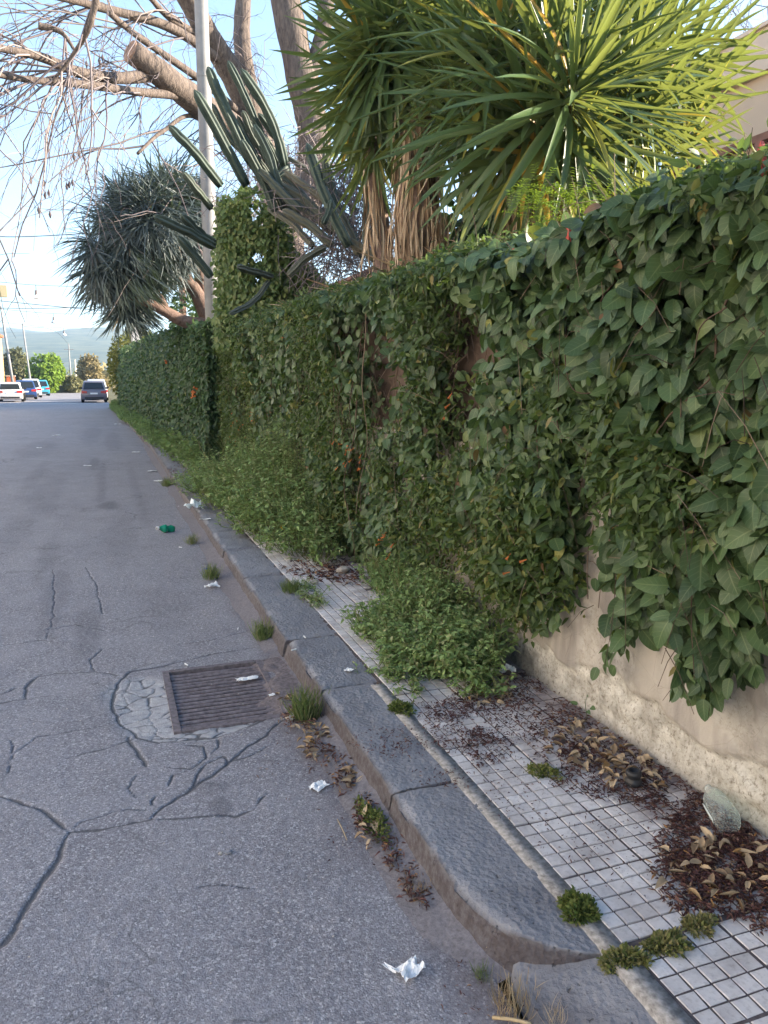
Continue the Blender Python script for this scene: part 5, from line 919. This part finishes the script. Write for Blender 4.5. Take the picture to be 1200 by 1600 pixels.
scrap('paper_scrap', 'small pale scrap on the road past the drain near grass', 425, 1087, .03, .02, .002, M['paper'], .3, .1)
for i, (px, py, z) in enumerate(((459, 1015, .125), (476, 995, .125), (372, 982, .003), (291, 1038, .003), (280, 791, .003), (282, 855, .003))):
    c = gnd(px, py, z+.003); d = np.array([math.cos(px), math.sin(px), 0])*.016; o = MB().tube([c-d, c+d], .004, 6, .5).build('cigarette_end', M['paper'])
    tag(o, ('white cigarette end on the kerb stone nearest the road side', 'white cigarette end in the middle of the kerb stone', 'white cigarette end on the asphalt beside the kerb grass', 'white cigarette end on the asphalt just beyond the drain', 'white fleck of rubbish on the asphalt left of the pale blue bag', 'white fleck of rubbish on the asphalt below the green bottle')[i], 'cigarette end')
for i, (px, py, w) in enumerate(((88, 681, .35), (137, 728, .22), (213, 707, .3), (238, 737, .28), (247, 752, .22), (184, 663, .4), (61, 700, .2))):
    scrap('paper_scrap', ('pale scrap in the middle of the far road', 'thin pale scrap on the road near the far dark stain', 'pale litter strip at the gutter by the far hedge', 'white litter at the gutter beside the far weeds', 'small white litter just below the far gutter scrap', 'farthest pale litter along the gutter', 'faint pale scrap on the left of the far road')[i], px, py, w*.6, .09, .002, M['paper'], .15, 0.)
# clear plastic bottle lying against the wall
n = NT('clear_plastic'); n.fin((.75, .8, .78), .12, .8); lw_ = n.n('ShaderNodeLayerWeight'); lw_.inputs[0].default_value = .45
tr_ = n.n('ShaderNodeBsdfTransparent'); tr_.inputs[0].default_value = (.9, .96, .93, 1); mx_ = n.n('ShaderNodeMixShader'); n.l(n.ramp(lw_.outputs[1], (0, .10), (.55, .2), (1, .75)), mx_.inputs[0]); n.l(tr_.outputs[0], mx_.inputs[1]); n.l(n.b.outputs[0], mx_.inputs[2]); n.l(mx_.outputs[0], n.out.inputs[0]); M['bottle'] = n.m
def lying(o, c, axis, roll=0.):
    ax = Vector(axis).normalized(); q = ax.to_track_quat('Z', 'X'); o.location = Vector([float(v) for v in c]); o.rotation_mode = 'QUATERNION'; o.rotation_quaternion = q
a = G(1142, 1290, .158); bb = G(1113, 1243, .165); ax = (bb-a); bt_ = thing('plastic_bottle', 'clear squashed plastic bottle with white label lying against the plaster wall', 'bottle', (0, 0, 0)); lying(bt_, a, ax); bt_.scale = (1.3, 1.3, 1.15)
prof = [(.001, .002), (.02, .0), (.032, .004), (.038, .02), (.039, .05), (.0365, .055), (.039, .06), (.0385, .1), (.036, .105), (.038, .11), (.036, .135), (.026, .155), (.015, .168), (.013, .172), (.013, .188), (.0115, .188)]
b = MB(); b.lathe(prof, k=24); V = b.V[0]; V[:, 0] *= .9+.15*np.sin(V[:, 2]*40); V[:, 1] *= .82; b.build('body', M['bottle'], None, True).parent = bt_
th_ = np.linspace(2.4, 4.6, 12); V = np.array([[.0405*math.cos(t)*.98, .0405*.84*math.sin(t), zz+(.012*math.sin(t*9) if k else 0)] for k, zz in enumerate((.035, .118)) for t in th_]); lb = MB(); lb.add(V, [[i, i+1, i+13, i+12] for i in range(11)])
o = lb.build('label_wrap', flat('faded_label', (.62, .68, .68), .5, .3, .1, 90), None, True); o.parent = bt_; md = o.modifiers.new('s', 'SOLIDIFY'); md.thickness = .0006
pr = MB()
for k in range(6):
    t = 3.0+.02*k; zz = .05+.008*k; V = [[.0415*math.cos(u), .0415*.84*math.sin(u), zz+d] for d in (0, .0025) for u in np.linspace(3.0, 3.9-.08*(k % 3), 6)]; pr.add(V, [[i, i+1, i+7, i+6] for i in range(5)])
o = pr.build('print_lines', flat('faded_grey_print', (.3, .34, .36), .6, .2), None, True); o.parent = bt_
# crushed green bottle on the road
p = gnd(260, 826, .04); gb_ = thing('crushed_bottle', 'crushed green plastic bottle with white cap on the asphalt by the kerb', 'bottle', p); b = MB(); b.lathe([(0, -.09), (.035, -.085), (.045, -.05), (.03, -.02), (.046, .02), (.035, .05), (.016, .08), (.014, .1)], k=12); V = b.V[0]; V[:, 0] *= .75; V[:, 0] += .012*np.sin(V[:, 2]*60); o = b.build('body', flat('green_plastic', (.01, .28, .16), .25, .5, .2), None, True); o.parent = gb_
b = MB(); b.lathe([(0, .12), (.017, .12), (.017, .098)], k=12); o = b.build('cap', M['paper'], None, True); o.parent = gb_; gb_.rotation_euler = (R(78), 0, R(-60))
# black plastic fitting among the leaves
p = G(989, 1226, .13); b = MB(); b.lathe([(.02, .0), (.03, .004), (.031, .02), (.024, .026), (.024, .034), (.029, .04), (.027, .055), (.018, .058), (.016, .03), (0, .028)], tuple(p), 18); o = b.build('pipe_fitting', M['black'], None, True); tag(o, 'small black plastic pipe fitting among the dry leaves', 'fitting')
def pebble(label, px, py, z, s, m='stone'):
    d = nrm(rng.normal(size=(40, 3))); bm = bmesh.new(); [bm.verts.new(v*np.array([1, .8, .6])*s*random.uniform(.85, 1.05)) for v in d]; bmesh.ops.convex_hull(bm, input=bm.verts); me = bpy.data.meshes.new('pebble'); bm.to_mesh(me); bm.free(); o = put('pebble', me, M[m]); o.location = gnd(px, py, z+s*.45); tag(o, label, 'stone')
pebble('pale stone under the weed bank beside the creeper', 535, 890, .12, .06); pebble('small tan pebble on the paving by the weeds', 492, 910, .12, .035); pebble('grey stone lump on the asphalt in front of the tyre streaks', 357, 1331, 0, .014, 'basalt'); pebble('pale chip beside the grey stone lump on the asphalt', 345, 1333, 0, .009); pebble('tan lump in the gutter beside the tall grass tuft', 455, 1120, 0, .03); pebble('white pebble in the ragged weed on the paving', 843, 1204, .125, .006, 'paper')
rd_fleck = MB()
for k in range(260):
    p = np.array([random.uniform(-1.2, .85), random.uniform(.9, 6.5), .001]); s = random.uniform(.002, .005); rd_fleck.add(p+np.array([[-s, 0, 0], [0, -s*.7, 0], [s, 0, 0], [0, s*.7, 0], [0, 0, s*.9]]), [[0, 1, 4], [1, 2, 4], [2, 3, 4], [3, 0, 4]])
o = rd_fleck.build('loose_grit', M['stone']); tag(o, 'loose grit on the near asphalt', None, None, 'stuff')
# ------------------------------------------------------------------ parked cars
def carpaint(name, c): 
    n = NT(name); z = n.noise(n.obj(), 3, 3); return n.fin(n.mix(z, c, tuple(x*.85 for x in c)), .3, .5, Coat_Weight=.5, Coat_Roughness=.08)
M['glass'] = flat('dark_car_glass', (.02, .024, .028), .08, .6, .02); M['light'] = flat('red_tail_lamp', (.4, .02, .015), .25, .5, .1); M['plate'] = flat('number_plate', (.7, .7, .68), .5, .3, .05); M['trim'] = flat('black_trim', (.025, .025, .027), .6, .3)
def car(label, x, y, paint, L, Wd, H, boot=0., rot=0., seed=0):
    t = thing('parked_car', label, 'car', (x, y, 0), 'cars parked at the end of the street'); w = Wd/2; rw = w*.74; belt = .93 if H > 1.5 else .88
    def add(name, V, F, m, bev=0., parent=None):
        me = bpy.data.meshes.new(name); me.from_pydata([tuple(v) for v in V], [], F); bm = bmesh.new(); bm.from_mesh(me); bmesh.ops.recalc_face_normals(bm, faces=bm.faces); bm.to_mesh(me); bm.free()
        o = put(name, me, m, parent or t, False)
        if bev: md = o.modifiers.new('b', 'BEVEL'); md.width = bev; md.segments = 3; md.limit_method = 'ANGLE'; me.polygons.foreach_set('use_smooth', [True]*len(me.polygons))
        return o
    def loft(rows):                                     # rows of (y, z, halfwidth)
        n = len(rows); V = [(-q[2], q[0], q[1]) for q in rows]+[(q[2], q[0], q[1]) for q in rows]; return V, [list(range(n)), list(range(2*n-1, n-1, -1))]+[[i, (i+1) % n, n+(i+1) % n, n+i] for i in range(n)]
    add('body', *loft([(.12, .2, w*.93), (.02, .34, w*.96), (0, .58, w*.98), (.05, belt-.05, w*.95), (.16+boot*.2, belt, w*.93), (L*.7, belt, w*.93), (L-.25, belt-.18, w*.9), (L, .6, w*.88), (L-.03, .3, w*.9), (L-.2, .2, w*.9)]), paint, .07)
    r0 = .22+boot; add('cabin', *loft([(r0-.1, belt-.02, w*.9), (r0+.28, H-.09, rw*1.02), (r0+.5, H, rw*.97), (L*.52, H-.02, rw*.97), (L*.57, H-.07, rw), (L*.76, belt-.02, w*.88)]), paint, .05)
    z0, z1 = belt+.06, H-.13; f = lambda z: (z-belt)/(H-.09-belt); yy = lambda z: r0-.1+.38*f(z)-.012; hw = lambda z: w*.9+(rw*1.02-w*.9)*f(z)
    V = [(-hw(z0)*.88, yy(z0)-.02, z0), (hw(z0)*.88, yy(z0)-.02, z0), (hw(z1)*.84, yy(z1)-.02, z1), (-hw(z1)*.84, yy(z1)-.02, z1)]; V += [(a, b+.03, c) for a, b, c in V]
    BX = [[0, 1, 2, 3], [4, 7, 6, 5], [0, 4, 5, 1], [1, 5, 6, 2], [2, 6, 7, 3], [3, 7, 4, 0]]; add('rear_window', V, BX, M['glass'])
    for sx in (-1, 1):
        g = lambda z: hw(z)+.012
        for ya, yb, yc, yd in ((r0+.25, L*.43, L*.43, r0+.5), (L*.45, L*.68, L*.55, L*.45)):
            V = [(sx*g(z0), ya, z0), (sx*g(z0), yb, z0), (sx*g(z1), yc, z1), (sx*g(z1), yd, z1)]; V += [(a-sx*.03, b, c) for a, b, c in V]; add('side_window', V, BX, M['glass'])
        V = [(sx*(w*.95), .03, .66), (sx*(w*.52), -.012, .68), (sx*(w*.52), .0, .82), (sx*(w*.94), .05, .86)]; V = [(a, b-.02, c) for a, b, c in V]+[(a, b+.06, c) for a, b, c in V]; add('tail_light', V, BX, M['light'])
        V = [(sx*w*.9, L*.6, belt+.02), (sx*(w+.14), L*.6, belt+.02), (sx*(w+.14), L*.6, belt+.15), (sx*w*.9, L*.6, belt+.15)]; V += [(a, b+.08, c) for a, b, c in V]; add('wing_mirror', V, BX, M['trim'])
        for wy in (.75, L-.85):
            b = MB(); b.lathe([(.19, -.1), (.31, -.1), (.325, -.06), (.325, .06), (.31, .1), (.19, .1)], k=22); o = b.build('wheel', M['tyre'], None, True); o.parent = t; o.location = (sx*(w-.1), wy, .325); o.rotation_euler = (0, R(90), 0)
            b = MB(); b.lathe([(0, .06*sx), (.05, .085*sx), (.19, .07*sx), (.2, .0)], k=16); q = b.build('rim', M['rim'], None, True); q.parent = o
    V = [(-w*.7, -.03, .27), (w*.7, -.03, .27), (w*.72, .0, .4), (-w*.72, .0, .4)]; V += [(a, b+.1, c) for a, b, c in V]; add('bumper_trim', V, BX, M['trim'])
    V = [(-.25, -.022, .6), (.25, -.022, .6), (.25, -.012, .71), (-.25, -.012, .71)]; V += [(a, b+.05, c) for a, b, c in V]; add('number_plate', V, BX, M['plate'])
    t.rotation_euler.z = R(rot); return t
car('dark grey people carrier parked beside the hedge', -.84, 59.7, carpaint('grey_paint', (.15, .14, .17)), 4.4, 1.78, 1.56, 0, 1)
car('silver car mostly hidden in front of the dark grey car', -.72, 66, carpaint('silver_paint', (.55, .57, .6)), 4.2, 1.75, 1.68, 0, 1)
car('white saloon car parked nearest on the left side', -6.72, 63.4, carpaint('white_paint', (.78, .76, .74)), 4.4, 1.82, 1.46, .25, 3)
car('dark blue hatchback parked beyond the white saloon', -6.35, 71.2, carpaint('navy_paint', (.025, .06, .18)), 4.0, 1.76, 1.6, 0, 6)
car('tall white car parked between the blue and turquoise cars', -6.5, 78.6, carpaint('white_paint_b', (.74, .75, .78)), 4.3, 1.8, 1.72, 0, 7)
car('turquoise hatchback farthest along the left side', -6.3, 87, carpaint('turquoise_paint', (.05, .32, .45)), 3.8, 1.74, 1.62, 0, 8)
# ------------------------------------------------------------------ end of the street
lw = MB(); lw.box((-4.2, 108.5, .45), (5.6, .4, .9)); tag(lw.build('low_wall', M['cement']), 'low grey wall closing the far end of the street', 'wall')
def tree(label, px0, px1, ytop, ybase, Y, m, size, n, seed, trunk=True, tintc=.5):
    a, b_ = at(px0, ytop, Y), at(px1, ybase, Y); r = (b_[0]-a[0])/2; c = ((a[0]+b_[0])/2, Y, (a[2]+b_[2])/2); t = thing('roadside_tree', label, 'tree', (c[0], Y, 0))
    blob(t, c, (r, r, (a[2]-b_[2])/2), n, SML, m, size, tintc, 'crown', seed=seed, lump=.4)
    b = MB(); b.tube([(c[0], Y, -.2), (c[0]+.1, Y, c[2])], [.2, .1], 7); b.build('trunk', M['dbark'], t, True)
tree('bright green leafy tree behind the parked cars', 42, 101, 553, 612, 106, M['fresh'], .5, 5200, 21); tree('dull olive tree behind the brick pillar', 4, 46, 546, 606, 112, M['olive'], .5, 3200, 22, tintc=.6)
tree('pale dry tree at the end of the road left of the shrub', 124, 156, 557, 604, 116, M['pale'], .5, 2600, 23); tree('small pale green bush at the end of the low wall', 98, 128, 588, 614, 107, M['olive'], .4, 1500, 24, tintc=.9); tree('low dry bushes far behind the grey car', 128, 170, 583, 616, 122, M['pale'], .5, 1800, 25)
def pole(label, px, ytop, Y, r, m, name='street_pole', lean=0.):
    p = at(px, ytop, Y); t = thing(name, label, 'pole', (p[0]+lean, Y, 0)); MB().tube([(p[0]+lean, Y, -.2), (p[0], Y, p[2])], [r, r*.6], 8).build('shaft', m, t, True); return t, p
t, p = pole('thick pale lamp pole leaning at the left edge', 1, 478, 80, .14, M['pole'], lean=.6)
yb = MB(); q = at(4, 455, 62); yb.box((q[0]-.4, 62, q[2]), (1.4, .4, .8)); tag(yb.build('sign_box', flat('yellow_panel', (.55, .45, .27), .6, .3, .05)), 'yellow box sign above the leaning pole at the left edge', 'sign')
pole('thin grey pole behind the white saloon', 35, 505, 80, .1, M['pole'], lean=.4); t, p = pole('pale pole with crossarm far beyond the low wall', 107, 537, 150, .16, M['pole']); MB().box((p[0], 150, p[2]-1.), (1.6, .12, .12)).build('crossarm', M['pole'], t); pole('short pale pole beside the far crossarm pole', 117, 562, 140, .17, flat('pale_wood_pole', (.7, .6, .45), .8, .2)); pole('thin pole on the skyline between the lamps', 91, 560, 135, .07, M['pole'])
for i, (px, py, Y) in enumerate(((57, 461, 45), (84, 501, 62), (100, 521, 79))):
    p = at(px, py, Y); t = thing('street_lamp', ('nearest lamp hanging from a wire across the street', 'middle lamp hanging from a wire across the street', 'farthest lamp hanging from a wire across the street')[i], 'street lamp', p)
    b = MB(); b.lathe([(0, .24), (.07, .24), (.08, .05), (.1, .0)], tuple(p), 12); b.build('housing', flat('lamp_housing', (.16, .14, .14), .5, .4, .1) if i == 0 else bpy.data.materials['lamp_housing'], t, True)
    b = MB(); b.lathe([(.1, .0), (.19, -.1), (.2, -.16), (.1, -.2), (0, -.21)], tuple(p), 12); b.build('shade', M['paper'], t, True); MB().tube([p+[0, 0, .24], p+[0, 0, .5]], .015, 5).build('hanger', M['trim'], t)
    wp = [(-12, Y-1, p[2]+1.2), (p[0], Y, p[2]+.5), (4., Y+1, p[2]+1.0)]; o = MB().tube(smooth_path(wp, 16), .012, 4).build('span_wire', M['trim']); tag(o, ('span wire holding the nearest hanging lamp', 'span wire holding the middle hanging lamp', 'span wire holding the farthest hanging lamp')[i], 'wire')
for i, (pts, lab) in enumerate(((((-30, 467, 50), (100, 480, 50), (330, 500, 50)), 'dark cable sloping across the street above the lamps'), (((-30, 481, 55), (100, 481, 55), (330, 470, 55)), 'level cable crossing the street between the lamps'), (((-30, 368, 40), (60, 369, 40), (330, 352, 40)), 'faint high cable crossing the sky'), (((36, 510, 80), (85, 517, 90), (107, 538, 150)), 'cable running from the thin grey pole to the crossarm pole'))):
    o = MB().tube(smooth_path([at(*q) for q in pts], 14), .018, 4).build('overhead_cable', M['trim']); tag(o, lab, 'cable')
p = at(17, 592, 95); t = thing('brick_pillar', 'red brick gate pillar left of the parked cars', 'pillar', (p[0], 95, 0)); MB().box((p[0], 95, 1.), (.8, .6, 2.)).build('shaft', M['brick'], t); MB().box((p[0], 95, 2.06), (.95, .75, .12)).build('cap', M['cement'], t)
p = at(1, 560, 92); t = thing('ochre_house', 'ochre house edge at the left border with green gate', 'house', (p[0]-3, 92, 0)); MB().box((p[0]-3.1, 92, 3), (6, 6, 6.4)).build('wall', flat('ochre_wall', (.55, .36, .16), .85, .2, .1, 2), t); MB().box((p[0]-3.1, 92, 6.3), (6.4, 6.4, .25)).build('roof', M['brick'], t); MB().box((p[0]-.5, 88.9, 1.2), (1.1, .1, 2.4)).build('gate', flat('green_gate', (.03, .13, .07), .6, .3), t)
# ------------------------------------------------------------------ hills
hn = NT('hillside'); pz = hn.pos(); a_ = hn.noise(pz, .006, 6, .65); b_ = hn.noise(pz, .03, 4)
M['hill'] = hn.fin(hn.mix(hn.ramp(b_, (.35, 0.), (.65, 1.)), hn.mix(a_, (.07, .095, .05), (.2, .18, .1)), (.03, .05, .03)), .95, .1)
def hills(name, Y0, Y1, prof, amp, seed):
    nx, ny = 150, 14; V = []; xs = np.linspace(-1.5*Y1, 1.2*Y1, nx)
    for iy in range(ny):
        y = Y0+(Y1-Y0)*iy/(ny-1)
        for x in xs:
            h = prof(x/Y1)*math.sin(math.pi*.5*iy/(ny-1))*(.75+.5*float(fbm(x/Y1*9+seed, iy*.35, seed))); V.append([x, y, h-2+amp*(float(fbm(x*.012, y*.012, seed+2))-.5)])
    i, j = np.meshgrid(np.arange(ny-1), np.arange(nx-1), indexing='ij'); a = (i*nx+j).ravel(); o = put(name, mesh(name, V, np.stack([a, a+1, a+nx+1, a+nx], 1), None, True), M['hill']); o['kind'] = 'structure'; return np.array(V)
H1 = hills('hills', 900, 2300, lambda u: 98+26*math.sin(u*5+2.2)-20*u, 18, 5)
hb_ = MB()
for k in range(420):
    i = random.randrange(len(H1)); p = H1[i]
    if p[0] > .25*p[1] or p[0] < -.4*p[1] or p[2] > 70: continue
    s = random.uniform(4, 9); hb_.box((p[0]+random.uniform(-30, 30), p[1], p[2]+s*.25), (s*1.3, s, s*.75), random.random())
o = hb_.build('distant_houses', flat('pale_distant_walls', (.65, .6, .54), .9, .2, .1, .01)); tag(o, 'scatter of pale houses on the hazy hillside', None, None, 'stuff')
# valley scrub between the road end and the hills
vb = thing('valley_scrub', None, None, (0, 300, 0), kind='stuff')
for k in range(60):
    y = random.uniform(140, 500); x = random.uniform(-.22, .06)*y; blob(vb, (x, y, random.uniform(.5, 2)), (random.uniform(3, 9), 5, random.uniform(1.5, 3.2)), 260, SML, M[random.choice(('olive', 'pale', 'bushleaf'))], 1.1, .5, 'scrub', seed=k)
# ------------------------------------------------------------------ haze
hz = MB(); hz.box((-300, 1250, 140), (3600, 2700, 288))
hv = bpy.data.materials.new('haze_air'); hv.use_nodes = True; t = hv.node_tree; t.nodes.clear(); ou = t.nodes.new('ShaderNodeOutputMaterial'); pv = t.nodes.new('ShaderNodeVolumePrincipled'); pv.inputs['Color'].default_value = (.58, .78, 1, 1); pv.inputs['Density'].default_value = .00038; pv.inputs['Anisotropy'].default_value = .2; t.links.new(pv.outputs[0], ou.inputs['Volume'])
HAZE = True
if HAZE:
    o = hz.build('haze', hv); o['kind'] = 'stuff'
bpy.context.view_layer.update()
